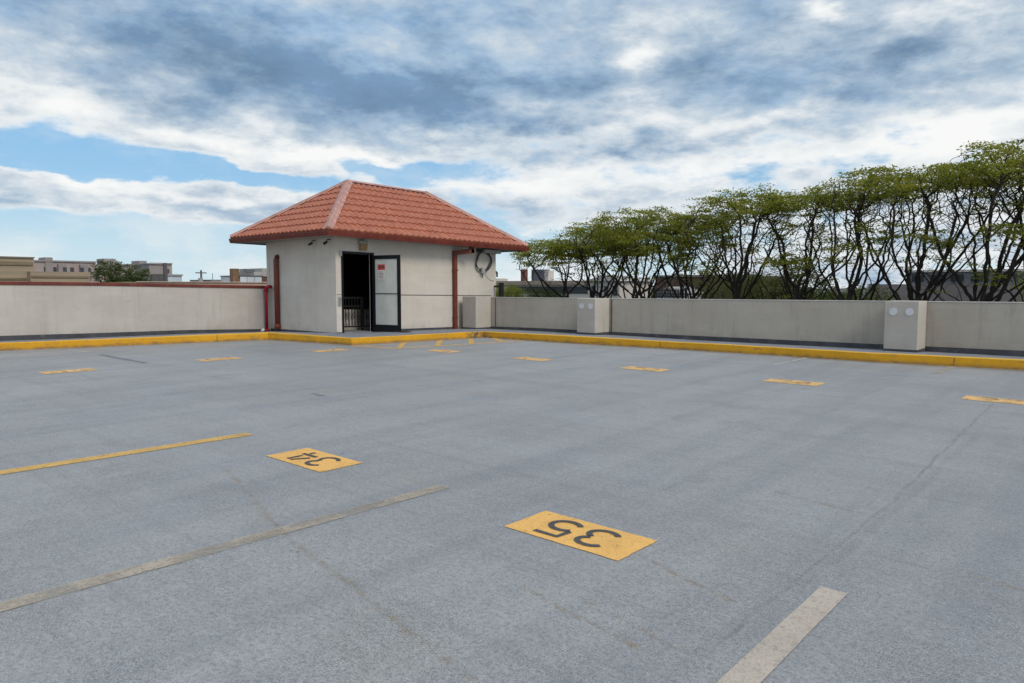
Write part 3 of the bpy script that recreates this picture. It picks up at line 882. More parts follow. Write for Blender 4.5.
line('stall_line', [(-8.42, 14.6), (-8.42, 16.0)], .08, M['faint_line'], 'faint stub of a stall line at the far kerb, right of the smaller pier', G1)
hz = MB((-14.5, 13, 0))
ribbon(hz, [(-15.9, 11.38), (-14.35, 11.62)], .11, .004)
ribbon(hz, [(-14.35, 11.66), (-13.63, 15.75)], .12, .004)
hzo = tag(hz.build('hatched_area', M['yellow']), 'thin yellow outline of the no-parking zone at the foot of the pavilion kerb', 'floor marking')
for (a, b2) in (((-15.75, 13.05), (-14.38, 11.74)), ((-15.55, 14.25), (-14.17, 12.88)), ((-15.35, 15.30), (-14.0, 14.02)), ((-15.0, 15.95), (-13.85, 15.1))):
    st = MB((-14.5, 13, 0)); ribbon(st, [a, b2], .15, .0048)
    st.build('hatch_stripe', M['yellow_line'], hzo)

# ------------------------------------------------------------------ BACKGROUND BUILDINGS
def win_grid(parent, a, b2, zs, n_, w, h, mat, proud=.02, side=1, skip=()):
    """window row on the plan segment a-b2; each window a part of its own"""
    ax, ay = a; bx, by = b2; L = math.hypot(bx-ax, by-ay); dx, dy = (bx-ax)/L, (by-ay)/L
    nx, ny = dy*side, -dx*side
    for z in zs:
        for k in range(n_):
            if k in skip: continue
            c = L*(k+.5)/n_
            m_ = MB()
            p = (ax+dx*(c-w/2)+nx*proud, ay+dy*(c-w/2)+ny*proud); q = (ax+dx*(c+w/2)+nx*proud, ay+dy*(c+w/2)+ny*proud)
            m_.quad((*p, z), (*q, z), (*q, z+h), (*p, z+h))
            m_.build('window', mat, parent)
mw = simple('far_window_glass', (.035, .045, .055), .15, .3, .4, spec=.6)
mtan = simple('tan_brick', (.33, .265, .19), .85, .12, .7, dirt=(.22, .17, .12), dirt_scale=.5, dirt_amt=.7, stretch=(.25, .25, 4))
mtan_d = simple('tan_brick_band', (.19, .155, .105), .85, .25, .8, stretch=(.3, .3, 3))
mpink = simple('pink_brick', (.40, .325, .31), .85, .1, .3, dirt=(.3, .24, .23), dirt_scale=.2, dirt_amt=.5)
mpinkd = simple('pink_grey_brick', (.30, .265, .265), .85, .1, .3)
mgrey = simple('grey_block', (.34, .33, .32), .85, .1, .6)
mblue = simple('pale_metal', (.50, .56, .62), .5, .12, .7, stretch=(1, 1, .3))
mroofd = simple('dark_roofing', (.10, .095, .10), .8, .2, .5)
mbrownb = simple('brown_brick', (.115, .075, .055), .85, .25, .8)
msalmon = simple('salmon_stucco', (.46, .32, .26), .85, .1, .5, dirt=(.30, .22, .17), dirt_scale=.8, dirt_amt=.6)
mcream = simple('cream_stucco', (.50, .47, .43), .85, .1, .4, dirt=(.33, .28, .24), dirt_scale=.6, dirt_amt=.5)

def ew(mb, X, y0, y1, depth, z0, z1):
    """block whose face looks east (+X) from X, running y0..y1"""
    return mb.box(X-depth, X, y0, y1, z0, z1)
tb = MB(); ew(tb, -70, -14, 18.2, 12, -6.1, 3.93)
tan = tb.build('warehouse', mtan)
tag(tan, 'tan brick building with a stepped roofline beyond the left wall', 'building')
x_ = MB(); ew(x_, -69, 17.65, 22.1, 10, -6.1, 2.80); x_.build('low_wing', mtan, tan)
x_ = MB(); ew(x_, -69.9, -14, 18.1, .1, 3.32, 3.60); x_.build('cornice', mtan_d, tan)
x_ = MB(); ew(x_, -69.85, -14.1, 18.25, .3, 3.94, 4.02); x_.build('roof_edge', mtan_d, tan)
x_ = MB(); ew(x_, -68.9, 17.7, 22.0, .1, 2.30, 2.48); x_.build('cornice', mtan_d, tan)
x_ = MB(); ew(x_, -69.9, -14, 17.6, .1, 2.12, 2.28); x_.build('brick_band', mtan_d, tan)
for yk in (2.0, 6.0, 10.0, 14.0):
    x_ = MB(); ew(x_, -69.88, yk, yk+.25, .1, 2.3, 3.3); x_.build('pilaster', mtan_d, tan)

pk = MB()
for (y0, y1, z1) in ((34, 49.1, 6.0), (49.12, 55.9, 5.6), (55.92, 63.3, 6.0)): ew(pk, -150, y0, y1, 14, -6, z1)
pko = pk.build('apartment_block', mpink)
tag(pko, 'distant pinkish apartment block with small dark windows behind the tree, far left', 'building')
for (y0, y1, z1) in ((40.7, 41.9, 6.8), (50.5, 52.6, 6.85), (56.9, 58.3, 6.6)):
    x_ = MB(); ew(x_, -149.8, y0, y1, 4, -1, z1); x_.build('roof_house', mpinkd, pko)
for (y0, y1, z1) in ((34, 49.1, 6.0), (59.0, 63.3, 6.0)):
    x_ = MB(); ew(x_, -149.7, y0, y1, .5, z1+.01, z1+.28); x_.build('parapet', mpinkd, pko)
for yb0 in (37.2, 42.6, 46.2, 53.2, 60.6):
    x_ = MB(); ew(x_, -149.2, yb0, yb0+1.3, .8, -6, 5.6); x_.build('bay', mpinkd, pko)
rw_ = random.Random(9)
for z in (1.0, 2.6, 4.2):
    for k in range(19):
        yk = 36.2+k*1.42
        inbay = any(yb0-.6 < yk < yb0+1.3 for yb0 in (37.2, 42.6, 46.2, 53.2, 60.6))
        if rw_.random() < .1: continue
        xw = -149.15 if inbay else -149.95
        x_ = MB(); x_.quad((xw, yk, z), (xw, yk+.62, z), (xw, yk+.62, z+.85), (xw, yk, z+.85)); x_.build('window', mw, pko)

x_ = MB(); ew(x_, -100, 39.2, 41.4, 5, -6, 4.5); dk_ = x_.build('small_workshop', mpinkd); tag(dk_, 'dark fronted workshop beside the narrow stack, before the apartment block', 'building')
x_ = MB(); ew(x_, -99.8, 39.1, 41.5, 5.2, 4.51, 4.66); x_.build('roof', mgrey, dk_)
x_ = MB(); ew(x_, -99.95, 39.35, 41.0, .1, 1.9, 3.2); x_.build('dark_opening', mroofd, dk_)
x_ = MB(); ew(x_, -100, 41.45, 43.5, 5, -6, 3.0)
sho = x_.build('metal_shed', mblue); tag(sho, 'low pale blue metal shed right of the apartment block, beyond the left wall', 'shed')
x_ = MB(); ew(x_, -99.8, 41.46, 43.6, 5.2, 3.01, 3.2); x_.build('roof', mgrey, sho)
x_ = MB((-80, 33, -6)); x_.tube([(-80.1, 33.07, -6), (-80.1, 33.07, 1.5)], .14, 10); x_.box(-80.25, -79.95, 32.9, 33.24, 1.4, 4.1)
tag(x_.build('chimney_stack', mroofd), 'dark narrow stack standing in front of the shed and apartment block', 'chimney')
x_ = MB(); ew(x_, -62, 22.2, 31, 3, -6, 1.95); tag(x_.build('hedge_bank', simple('dry_hedge', (.13, .15, .05), .9, .4, .8, dirt=(.30, .17, .08), dirt_scale=.6, dirt_amt=.8)), 'low dry hedge between the trees and the pale blue shed', 'hedge')

sal = MB(); ew(sal, -45, 17.0, 26.5, 8, -6, 1.82)
salo = sal.build('salmon_building', msalmon); tag(salo, 'low building with a salmon parapet seen just over the red coping', 'building')
x_ = MB(); ew(x_, -44.9, 16.9, 26.6, .3, 1.83, 1.88); x_.build('parapet_cap', simple('salmon_cap', (.52, .40, .34), .8), salo)
up = empty('utility_pole', (-90, 41.6, -6)); tag(up, 'wooden utility pole with crossarms on the horizon, left of the pavilion', 'utility pole')
m_ = simple('weathered_wood', (.13, .11, .09), .9)
x_ = MB(up.location); x_.tube([(-90, 41.58, -6), (-90, 41.58, 3.6)], [.2, .12], 8); x_.build('pole', m_, up)
x_ = MB(up.location); x_.box(-90.1, -89.9, 40.9, 42.25, 3.2, 3.33); x_.build('crossarm', m_, up)
x_ = MB(up.location); x_.tube([(-89.7, 41.35, 1.9), (-89.7, 41.35, 2.6)], .28, 10); x_.build('transformer', mgrey, up)
x_ = MB(); ew(x_, -88, 41.9, 43.6, 6, -6, 2.4)
lo = x_.build('flat_roof_building', simple('grey_roof', (.21, .20, .20), .8)); tag(lo, 'low grey flat roof with a thin mast beside the utility pole', 'building')
x_ = MB(); x_.tube([(-88, 42.1, 2.35), (-88, 42.1, 3.2)], .04, 6); x_.build('mast', m_, lo)
x_ = MB(); ew(x_, -50, 26.0, 27.7, 3, -6, 2.30)
wbo = x_.build('rooftop_unit', mblue); tag(wbo, 'boxy pale blue rooftop enclosure beyond the left wall, close to the pavilion', 'rooftop unit')
x_ = MB(); ew(x_, -49.95, 25.95, 27.8, 3.1, 2.31, 2.38); x_.build('roof_edge', mroofd, wbo)
for yk in (26.5, 27.1):
    x_ = MB(); ew(x_, -49.97, yk, yk+.04, .1, 1.6, 2.3); x_.build('seam', mgrey, wbo)
x_ = MB(); ew(x_, -50, 25.45, 25.93, .5, -6, 2.87); tag(x_.build('brick_chimney', simple('brown_chimney', (.17, .11, .07), .85, .25, 3)), 'square brown brick chimney left of the pale blue rooftop enclosure', 'chimney')
ds_ = empty('satellite_dish', (-51, 27.15, 2.3)); tag(ds_, 'pair of dark satellite dishes on one mast above the rooftop enclosure', 'satellite dish')
x_ = MB(ds_.location); x_.tube([(-51, 27.15, 2.3), (-51, 27.15, 2.66)], .025, 6); x_.tube([(-51, 26.85, 2.66), (-51, 27.45, 2.62)], .02, 6); x_.build('mast', m_, ds_)
for (cx_, cy_, cz_) in ((-50.95, 26.9, 2.78), (-50.95, 27.42, 2.73)):
    x_ = MB(ds_.location)
    N = 16; ax = Vector((.75, -.2, .6)).normalized(); u_ = ax.cross(Vector((0, 0, 1))).normalized(); v_ = ax.cross(u_)
    cen = Vector((cx_, cy_, cz_))
    rings = []
    for rr, dd in ((.02, -.09), (.15, -.05), (.24, .0)):
        rings.append([tuple(cen+u_*math.cos(2*PI*k/N)*rr+v_*math.sin(2*PI*k/N)*rr*.6+ax*dd) for k in range(N)])
    for q in range(2):
        for k in range(N):
            k2 = (k+1) % N; x_.quad(rings[q][k], rings[q][k2], rings[q+1][k2], rings[q+1][k])
    x_.poly(rings[0]); x_.build('dish', simple('dish_grey', (.10, .105, .12), .5), ds_)
x_ = MB(); ew(x_, -54, 29.3, 31.2, 3, -6, 2.36); bo = x_.build('brick_house', simple('dark_brick', (.14, .07, .055), .85, .2, 2)); tag(bo, 'dark red brick house block just left of the pavilion corner', 'building')
x_ = MB(); ew(x_, -53.9, 29.2, 31.3, 3.2, 2.37, 2.46); x_.build('roof', mgrey, bo)
x_ = MB(); ew(x_, -57, 31.65, 34, 4, -6, 3.12); ew(x_, -57, 30.9, 31.64, 4, -6, 2.82); tag(x_.build('stepped_block', mgrey), 'grey stepped building behind the brick house block at the pavilion corner', 'building')

# right side
def sw(mb, Y, x0, x1, depth, z0, z1):
    """block whose face looks towards -Y"""
    return mb.box(x0, x1, Y, Y+depth, z0, z1)
def gable(mb, Y, x0, x1, depth, z0, z1):
    m2 = (x0+x1)/2
    f0 = [(x0, Y, z0), (x1, Y, z0), (m2, Y, z1)]; f1 = [(p[0], Y+depth, p[2]) for p in f0]
    mb.poly(f0); mb.poly(f1); mb.quad(f0[0], f0[2], f1[2], f1[0]); mb.quad(f0[1], f0[2], f1[2], f1[1])
    return mb
lb = MB(); sw(lb, 56, -54, -38.2, 6, -6, 2.08)
lbo = lb.build('long_low_building', mcream); tag(lbo, 'long low cream building with a dark window band behind the leftmost trees', 'building')
x_ = MB(); sw(x_, 55.96, -50.5, -38.4, .05, .85, 1.55); x_.build('window_band', mw, lbo)
x_ = MB(); sw(x_, 55.7, -51.9, -38.0, .4, 1.72, 2.12); x_.build('fascia', simple('brown_fascia', (.33, .26, .21), .8, .15, .5), lbo)
x_ = MB(); sw(x_, 55.5, -54, -51.92, 2, -6, 2.4); x_.build('end_block', mcream, lbo)
x_ = MB(); x_.tube([(-53.2, 55.8, 2.4), (-53.2, 55.8, 2.62)], .12, 8); x_.build('roof_vent', mroofd, lbo)
x_ = MB(); sw(x_, 55.75, -48.52, -48.0, .5, 2.1, 3.32); tag(x_.build('brick_chimney', simple('red_chimney', (.16, .075, .06), .85, .2, 3)), 'slim reddish brick chimney on the low building right of the pavilion', 'chimney')
x_ = MB(); sw(x_, 56.4, -47.3, -45.9, .9, 2.1, 3.28); ru = x_.build('rooftop_unit', simple('dark_louvre', (.12, .135, .17), .5, .2, 2)); tag(ru, 'dark rooftop ventilation unit beside the slim chimney', 'rooftop unit')
x_ = MB(); sw(x_, 56.38, -47.62, -47.31, .9, 2.1, 3.3); x_.build('corner_post', mroofd, ru)
x_ = MB(); sw(x_, 56.39, -45.89, -45.4, .9, 2.1, 3.15); x_.build('side_panel', mcream, ru)

wh = MB(); sw(wh, 50, -35.9, -32.7, 5, -6, 2.0)
who = wh.build('white_house', mcream); tag(who, 'white gabled house with dark windows behind the second tree', 'house')
x_ = MB(); gable(x_, 49.8, -36.2, -32.4, 5.4, 2.01, 2.5); x_.build('roof', simple('white_gable', (.46, .44, .42), .8), who)
for xk in (-35.5, -34.2, -33.3):
    x_ = MB(); x_.quad((xk, 49.95, .8), (xk+.42, 49.95, .8), (xk+.42, 49.95, 1.6), (xk, 49.95, 1.6)); x_.build('window', mw, who)
bb = MB(); sw(bb, 62, -36.4, -26, 8, -6, 2.5)
bbo = bb.build('brown_building', mbrownb); tag(bbo, 'dark brown brick building behind the middle trees', 'building')
x_ = MB(); sw(x_, 61.8, -36.5, -25.9, .4, 2.51, 2.64); x_.build('parapet', mroofd, bbo)
gh = MB(); sw(gh, 48, -28.0, -25.9, 3, -6, 1.05)
gho = gh.build('white_garage', simple('white_paint', (.42, .42, .43), .7)); tag(gho, 'small white garage with a low gable behind the picket fence', 'garage')
x_ = MB(); gable(x_, 47.8, -28.2, -25.7, 3.4, 1.06, 1.55); x_.build('roof', mgrey, gho)
fe = MB()
for k in range(20):
    px_ = -25.25+2.27*k/19; fe.box(px_-.025, px_+.025, 42.97, 43.03, .80, 1.42)
for z in (.88, 1.25): fe.box(-25.3, -22.9, 42.98, 43.02, z, z+.05)
for px_ in (-25.3, -22.9): fe.box(px_-.05, px_+.05, 42.94, 43.06, -6, 1.5)
tag(fe.build('picket_fence', M['iron']), 'short black iron picket fence in front of the white garage', 'fence')

pu = MB(); sw(pu, 66, -18.0, 4, 10, -6, 1.75)
puo = pu.build('office_building', simple('mauve_brick', (.20, .175, .175), .85, .12, .4)); tag(puo, 'greyish mauve two-tier building behind the rightmost trees', 'building')
x_ = MB(); sw(x_, 66.5, -15.2, -6.5, 7, 1.76, 2.75); upb = x_.build('upper_storey', simple('grey_upper', (.15, .155, .165), .8, .12, .5), puo)
x_ = MB(); sw(x_, 66.3, -15.4, -6.3, .3, 2.76, 2.9); x_.build('parapet', mcream, puo)
for k in range(6):
    xk = -14.8+k*1.4
    x_ = MB(); x_.quad((xk, 66.46, 1.95), (xk+.9, 66.46, 1.95), (xk+.9, 66.46, 2.5), (xk, 66.46, 2.5)); x_.build('window', mw, puo)

# ------------------------------------------------------------------ TREES
def leaf_material(name, dark, light, gold):
    m = bpy.data.materials.new(name); m.use_nodes = True
    nt = NT(m.node_tree); b = nt.n['Principled BSDF']; out = nt.n['Material Output']
    P = geo_pos(nt)
    n1 = nt.ss(nt.noise(P, 1.4, 4, .7), .35, .66)
    c = nt.mix(n1, dark, light)
    c = nt.mix(nt.ss(nt.noise(P, 1.9, 3, .7), .50, .66, 0, .7), c, gold)
    c = nt.mix(nt.ss(nt.noise(P, 30, 2, .6), .3, .6, .45, 0), c, tuple(x*.35 for x in dark))
    nt.l.new(c, b.inputs['Base Color']); b.inputs['Roughness'].default_value = .6; b.inputs['Specular IOR Level'].default_value = .25
    tr_ = nt.new('ShaderNodeBsdfTranslucent'); nt.l.new(nt.mix(.5, c, light), tr_.inputs['Color'])
    mx = nt.new('ShaderNodeMixShader'); mx.inputs[0].default_value = .5
    nt.l.new(b.outputs[0], mx.inputs[1]); nt.l.new(tr_.outputs[0], mx.inputs[2]); nt.l.new(mx.outputs[0], out.inputs['Surface'])
    return m
M['leaf'] = leaf_material('locust_leaves', (.14, .17, .022), (.38, .40, .05), (.50, .39, .08))
M['leaf_dark'] = leaf_material('dark_leaves', (.05, .07, .018), (.14, .17, .04), (.18, .15, .05))
M['leaf_mid'] = leaf_material('mid_leaves', (.07, .095, .03), (.15, .185, .06), (.17, .16, .07))
M['bark'] = simple('dark_bark', (.030, .024, .020), .9, .35, 9, .5, 30)

def grow(seed, stems, crown_pts, fork_z, base, step=.26, kill=.42, wig=.35):
    """space colonisation from a handful of sinuous limbs; returns nodes, parents"""
    rg = np.random.default_rng(seed)
    nodes = [np.array(base, float)]; par = [-1]
    top = np.array([base[0], base[1], fork_z])
    nseg = 8
    for k in range(1, nseg+1):
        p = nodes[0]+(top-nodes[0])*k/nseg + np.r_[rg.normal(0, .04, 2), 0]
        nodes.append(p); par.append(len(nodes)-2)
    forks = [len(nodes)-1, len(nodes)-2]
    for (tx, ty, tz) in stems:
        s0 = forks[rg.integers(0, 2)]
        p0 = nodes[s0]; p1 = np.array([tx, ty, tz]); L = np.linalg.norm(p1-p0); n_ = max(4, int(L/step))
        side = rg.normal(0, 1, 3)*np.array([1, 1, .3]); side /= np.linalg.norm(side)
        ph = rg.uniform(0, 6.28); fq = rg.uniform(.45, 1.1); jit = np.zeros(3)
        prev = s0
        for k in range(1, n_+1):
            t_ = k/n_
            # leave nearly sideways, then climb
            hor = t_**.8; ver = t_**1.08; jit = jit*.8+rg.normal(0, .03, 3)
            p = np.array([p0[0]+(p1[0]-p0[0])*hor, p0[1]+(p1[1]-p0[1])*hor, p0[2]+(p1[2]-p0[2])*ver])
            p = p+side*wig*math.sin(ph+fq*6.28*t_)*min(1, 3*t_)+jit
            nodes.append(p); par.append(prev); prev = len(nodes)-1
    A = crown_pts.copy()
    act = np.ones(len(A), bool)
    N = np.array(nodes)
    for it in range(60):
        if not act.any(): break
        AA = A[act]
        cand = np.arange(nseg, len(N))
        D = ((AA[:, None, :]-N[None, cand, :])**2).sum(2)
        j = D.argmin(1); dm = np.sqrt(D[np.arange(len(AA)), j])
        near = cand[j]
        newp = []; newpar = []
        for q in np.unique(near):
            sel = near == q
            v = (AA[sel]-N[q]); v /= np.linalg.norm(v, axis=1)[:, None]+1e-6
            d = v.sum(0); d /= np.linalg.norm(d)+1e-6
            d += rg.normal(0, .26, 3); d[2] += .05; d /= np.linalg.norm(d)
            newp.append(N[q]+d*step); newpar.append(int(q))
        N = np.vstack([N, np.array(newp)]); par += newpar
        D2 = ((A[:, None, :]-np.array(newp)[None])**2).sum(2).min(1)
        act &= D2 > kill**2
    return N, par

def skeleton_mesh(N, par, r_tip, base_r, name, off, expo=2.15):
    n_ = len(N); ch = [[] for _ in range(n_)]
    for i, p in enumerate(par):
        if p >= 0: ch[p].append(i)
    rad = np.zeros(n_)
    for i in range(n_-1, -1, -1):
        rad[i] = r_tip if not ch[i] else (sum(rad[c]**expo for c in ch[i]))**(1/expo)
    rad = np.minimum(rad, base_r)
    V = []; F = []
    # walk chains so that consecutive rings share vertices
    starts = [(0, None)]
    stack = [0]
    while stack:
        s = stack.pop()
        for c in ch[s]:
            chain = [s, c]; cur = c
            while ch[cur]:
                big = max(ch[cur], key=lambda q: rad[q])
                for o_ in ch[cur]:
                    if o_ != big: pass
                chain.append(big); cur = big
            # only the main child continues; the others start new chains
            if c != max(ch[s], key=lambda q: rad[q]) or s == 0:
                r0 = rad[c]
                seg = 7 if r0 > .05 else (5 if r0 > .02 else 3)
                prev = None
                for ii, q in enumerate(chain):
                    p = Vector(N[q]-off); rr = min(rad[q], r0*1.15) if ii == 0 else rad[q]
                    tdir = Vector(N[chain[min(ii+1, len(chain)-1)]]-N[chain[max(ii-1, 0)]])
                    if tdir.length < 1e-6: tdir = Vector((0, 0, 1))
                    tdir.normalize()
                    up_ = Vector((1, 0, 0)) if abs(tdir.x) < .8 else Vector((0, 1, 0))
                    a_ = tdir.cross(up_).normalized(); b_ = tdir.cross(a_)
                    st = len(V)
                    for k in range(seg):
                        an = 2*math.pi*k/seg
                        V.append(tuple(p+(a_*math.cos(an)+b_*math.sin(an))*rr))
                    if prev is not None:
                        for k in range(seg):
                            k2 = (k+1) % seg
                            F.append((prev+k, prev+k2, st+k2, st+k))
                    prev = st
        for c in ch[s]: stack.append(c)
    me = bpy.data.meshes.new(name); me.from_pydata(V, [], F); me.update()
    me.polygons.foreach_set('use_smooth', [True]*len(me.polygons))
    tips = [i for i in range(n_) if not ch[i]]
    return me, rad, ch, tips

def leaves_mesh(name, centers, per, sx, sz, size, seed, off):
    rg = np.random.default_rng(seed)
    nC = len(centers)
    cnt = nC*per
    c = np.repeat(np.array(centers), per, 0)
    p = c+np.c_[rg.normal(0, sx, cnt), rg.normal(0, sx, cnt), rg.normal(0, sz, cnt)]-off
    d = rg.normal(0, 1, (cnt, 3)); d[:, 2] *= .45; d /= np.linalg.norm(d, axis=1)[:, None]
    e = rg.normal(0, 1, (cnt, 3)); e -= (e*d).sum(1)[:, None]*d; e /= np.linalg.norm(e, axis=1)[:, None]
    s = size*rg.uniform(.6, 1.4, cnt)[:, None]
    a = p-d*s; b_ = p+e*s*.42; c2 = p+d*s; d2 = p-e*s*.42
    V = np.stack([a, b_, c2, d2], 1).reshape(-1, 3)
    me = bpy.data.meshes.new(name)
    me.vertices.add(len(V)); me.vertices.foreach_set('co', V.ravel())
    me.loops.add(cnt*4); me.loops.foreach_set('vertex_index', np.arange(cnt*4))
    me.polygons.add(cnt); me.polygons.foreach_set('loop_start', np.arange(cnt)*4); me.polygons.foreach_set('loop_total', np.full(cnt, 4))
    me.update(); me.validate()
    return me

# camera-independent description: base x, y, crown centre offset, crown half-widths, top height, fork height
def locust(seed, bx, by, cx, rx, ry, ztop, fork, label, pads=(), n_att=720, n_stem=7, per=44, trunk_r=.24, depth=1.6, dens=1.0):
    rg = np.random.default_rng(seed*7+1)
    rx *= 1.1
    # attractors: umbrella sheet with lumpy height, plus sparse interior
    pts = []
    while len(pts) < n_att:
        u, v = rg.uniform(-1, 1, 2)
        r_ = u*u+v*v
        if r_ > 1: continue
        lump = mnoise.noise(Vector((u*2.2+seed*3.1, v*2.2, seed*1.7)))
        z = ztop-.17*r_**1.8*(ztop-fork)-(.5+.9*lump)*.5-depth*rg.uniform(0, 1)**1.6
        pts.append((bx+cx+u*rx, by+v*ry, z))
    inner = int(n_att*.62)
    for _ in range(inner):
        a = rg.uniform(0, 6.28); r_ = math.sqrt(rg.uniform(0, 1))*.95; t_ = rg.uniform(.12, .85)
        pts.append((bx+cx*t_+math.cos(a)*r_*rx*(.25+.75*t_), by+math.sin(a)*r_*ry*(.25+.75*t_), fork+(ztop-fork)*t_))
    padc = []
    for (px_, py_, pz_, pr_) in pads:
        for _ in range(int(26*pr_)):
            a = rg.uniform(0, 6.28); r_ = math.sqrt(rg.uniform(0, 1))*pr_
            q = (bx+px_+math.cos(a)*r_, by+py_+math.sin(a)*r_, pz_+rg.normal(0, .13)); pts.append(q); padc.append(q)
    stems = []
    for k in range(n_stem):
        a = 2*math.pi*(k+rg.uniform(-.25, .25))/n_stem+seed
        rr = rg.uniform(.35, 1.15)
        stems.append((bx+cx*.6+math.cos(a)*rr*rx, by+math.sin(a)*rr*ry, fork+(ztop-fork)*rg.uniform(.40, .7)))
    N, par = grow(seed, stems, np.array(pts), fork, (bx, by, -6.05), step=.20, kill=.29, wig=.2)
    off = np.array([bx, by, -6.05])
    me, rad, ch, tips = skeleton_mesh(N, par, .0105, trunk_r, 'trunk', off)
    root = empty('locust_tree', (bx, by, -6.05)); tag(root, label, 'tree', 'windswept trees in a row behind the far wall')
    link('trunk', me, M['bark'], root)
    zmid = ztop-depth-(ztop-fork)*.12
    cs = []
    for i in range(len(N)):
        if rad[i] > .024: continue
        z = N[i][2]
        dens_n = mnoise.noise(Vector((N[i][0]*.9, N[i][1]*.9, z*.9+seed)))
        inpad = any((N[i][0]-bx-px_)**2+(N[i][1]-by-py_)**2 < pr_*pr_*1.2 and abs(z-pz_) < .45 for (px_, py_, pz_, pr_) in pads)
        pr = .0
        if z > zmid: pr = .50+dens_n*2.0
        elif inpad: pr = .9
        else: pr = .03+.1*dens_n
        if rg.uniform() < pr*dens: cs.append(N[i]+np.array([0, 0, .05]))
    lm_ = leaves_mesh('crown', cs, per, .24, .04, .060, seed, off)
    link('crown', lm_, M['leaf'], root)
    return root

# ---- trees spec
T = [  # seed, bx, by, cx, rx, ry, ztop, fork
 (1, -25.3, 33.0, -.9, 2.3, 2.0, 4.5, .9, 'leftmost windswept tree with leaning thin limbs, next to the pavilion roof', ((-1.4, -.8, 3.2, .9),)),
 (2, -23.4, 33.8, -.1, 2.6, 2.2, 5.2, 1.2, 'second windswept tree from the pavilion, rounded olive green crown', ()),
 (3, -20.2, 32.6, -.1, 2.9, 2.3, 5.8, 1.1, 'bright green dense tree with thick clumped trunks, third from the pavilion', ((.4, -1.2, 3.6, 1.1), (-1.2, -.6, 3.9, .8))),
 (4, -17.6, 33.6, .2, 2.2, 2.0, 5.5, 1.0, 'fourth tree from the pavilion, its lower limbs carrying green pads', ((-.2, -1.3, 2.9, .9), (1.2, -.8, 2.4, .8))),
 (5, -14.9, 33.0, .1, 2.5, 2.1, 6.25, 1.7, 'airy tree with a feathery top in the middle of the row', ()),
 (6, -12.1, 33.3, .5, 2.3, 2.0, 6.15, 1.5, 'flat topped tree with a solid green cap right of the row centre', ((-.3, -1.0, 2.6, .9),)),
 (7, -9.7, 32.8, .3, 1.9, 1.8, 6.7, 1.3, 'sparse twiggy tree with little foliage left of the big right hand tree', ((.2, -1.2, 2.9, 1.4), (-1.4, -.6, 2.7, .9), (.9, -1.0, 3.9, .5))),
 (8, -7.1, 33.2, .2, 2.5, 2.2, 6.8, 1.2, 'dense dark tree with many crossing limbs above the larger pier', ((.9, -1.2, 3.3, .9), (-.9, -1.0, 3.6, .7))),
 (9, -5.0, 32.7, 1.5, 3.2, 2.5, 7.25, .9, 'tallest wide spreading tree with heavy slanting limbs near the right edge', ((1.2, -1.2, 3.4, .8),)),
 (10, -2.0, 33.4, .6, 2.6, 2.3, 7.15, 1.1, 'tree cut by the right edge of the photo with low green foliage', ((-.4, -1.3, 3.0, 1.0),)),
 (11, 1.4, 33.3, .4, 2.6, 2.3, 7.5, 1.2, 'tree at the end of the row beyond the right edge', ()),
]
dn = {7: .35, 5: .7, 8: .75, 1: .85, 3: 1.2, 6: 1.25, 2: 1.15, 9: .9, 4: .85, 10: .8}
for (sd, bx, by, cx, rx, ry, zt_, fk, lb_, pads) in T:
    locust(sd, bx, by, cx, rx, ry, zt_, fk, lb_, pads, dens=dn.get(sd, 1.0), depth={1:1.3,2:1.5,3:2.0,4:1.5,5:1.1,6:.7,7:.9,8:1.0,9:1.1,10:1.2}.get(sd,1.5), n_stem=10 if sd in (3, 9, 8) else 7, trunk_r=.30 if sd in (3, 8, 9) else .2)

# thinner, twiggier trees of the same row, standing a little farther back
T2 = [(21, -24.6, 35.6, .3, 2.2, 1.6, 4.3, .9, 'thin half bare tree between the first and second windswept trees'),
      (22, -21.6, 35.8, -.2, 2.4, 1.6, 5.0, .8, 'thin half bare tree behind the second windswept tree'),
      (23, -18.6, 35.9, .3, 2.4, 1.6, 5.2, .8, 'thin half bare tree behind the bright green dense tree'),
      (24, -15.9, 35.8, .2, 2.4, 1.6, 5.5, .9, 'thin half bare tree left of the airy feathery tree'),
      (25, -13.2, 35.7, .3, 2.6, 1.6, 5.6, .9, 'thin half bare tree left of the flat topped tree'),
      (26, -10.3, 36.2, .5, 2.8, 1.8, 6.4, .7, 'thin half bare tree behind the sparse twiggy tree'),
      (27, -7.9, 35.9, .4, 2.8, 1.8, 6.9, .6, 'bare limbed tree behind the dense dark tree'),
      (28, -5.6, 36.0, 1.0, 3.0, 1.8, 6.8, .6, 'bare limbed tree left of the tallest wide spreading tree'),
      (29, -3.3, 36.2, .6, 3.0, 1.8, 6.9, .6, 'bare limbed tree between the two rightmost trees')]
for (sd, bx, by, cx, rx, ry, zt_, fk, lb_) in T2:
    locust(sd, bx, by, cx, rx, ry, zt_, fk, lb_, (), n_att=420, dens=.11, depth=1.6, n_stem=7, trunk_r=.17, per=34)

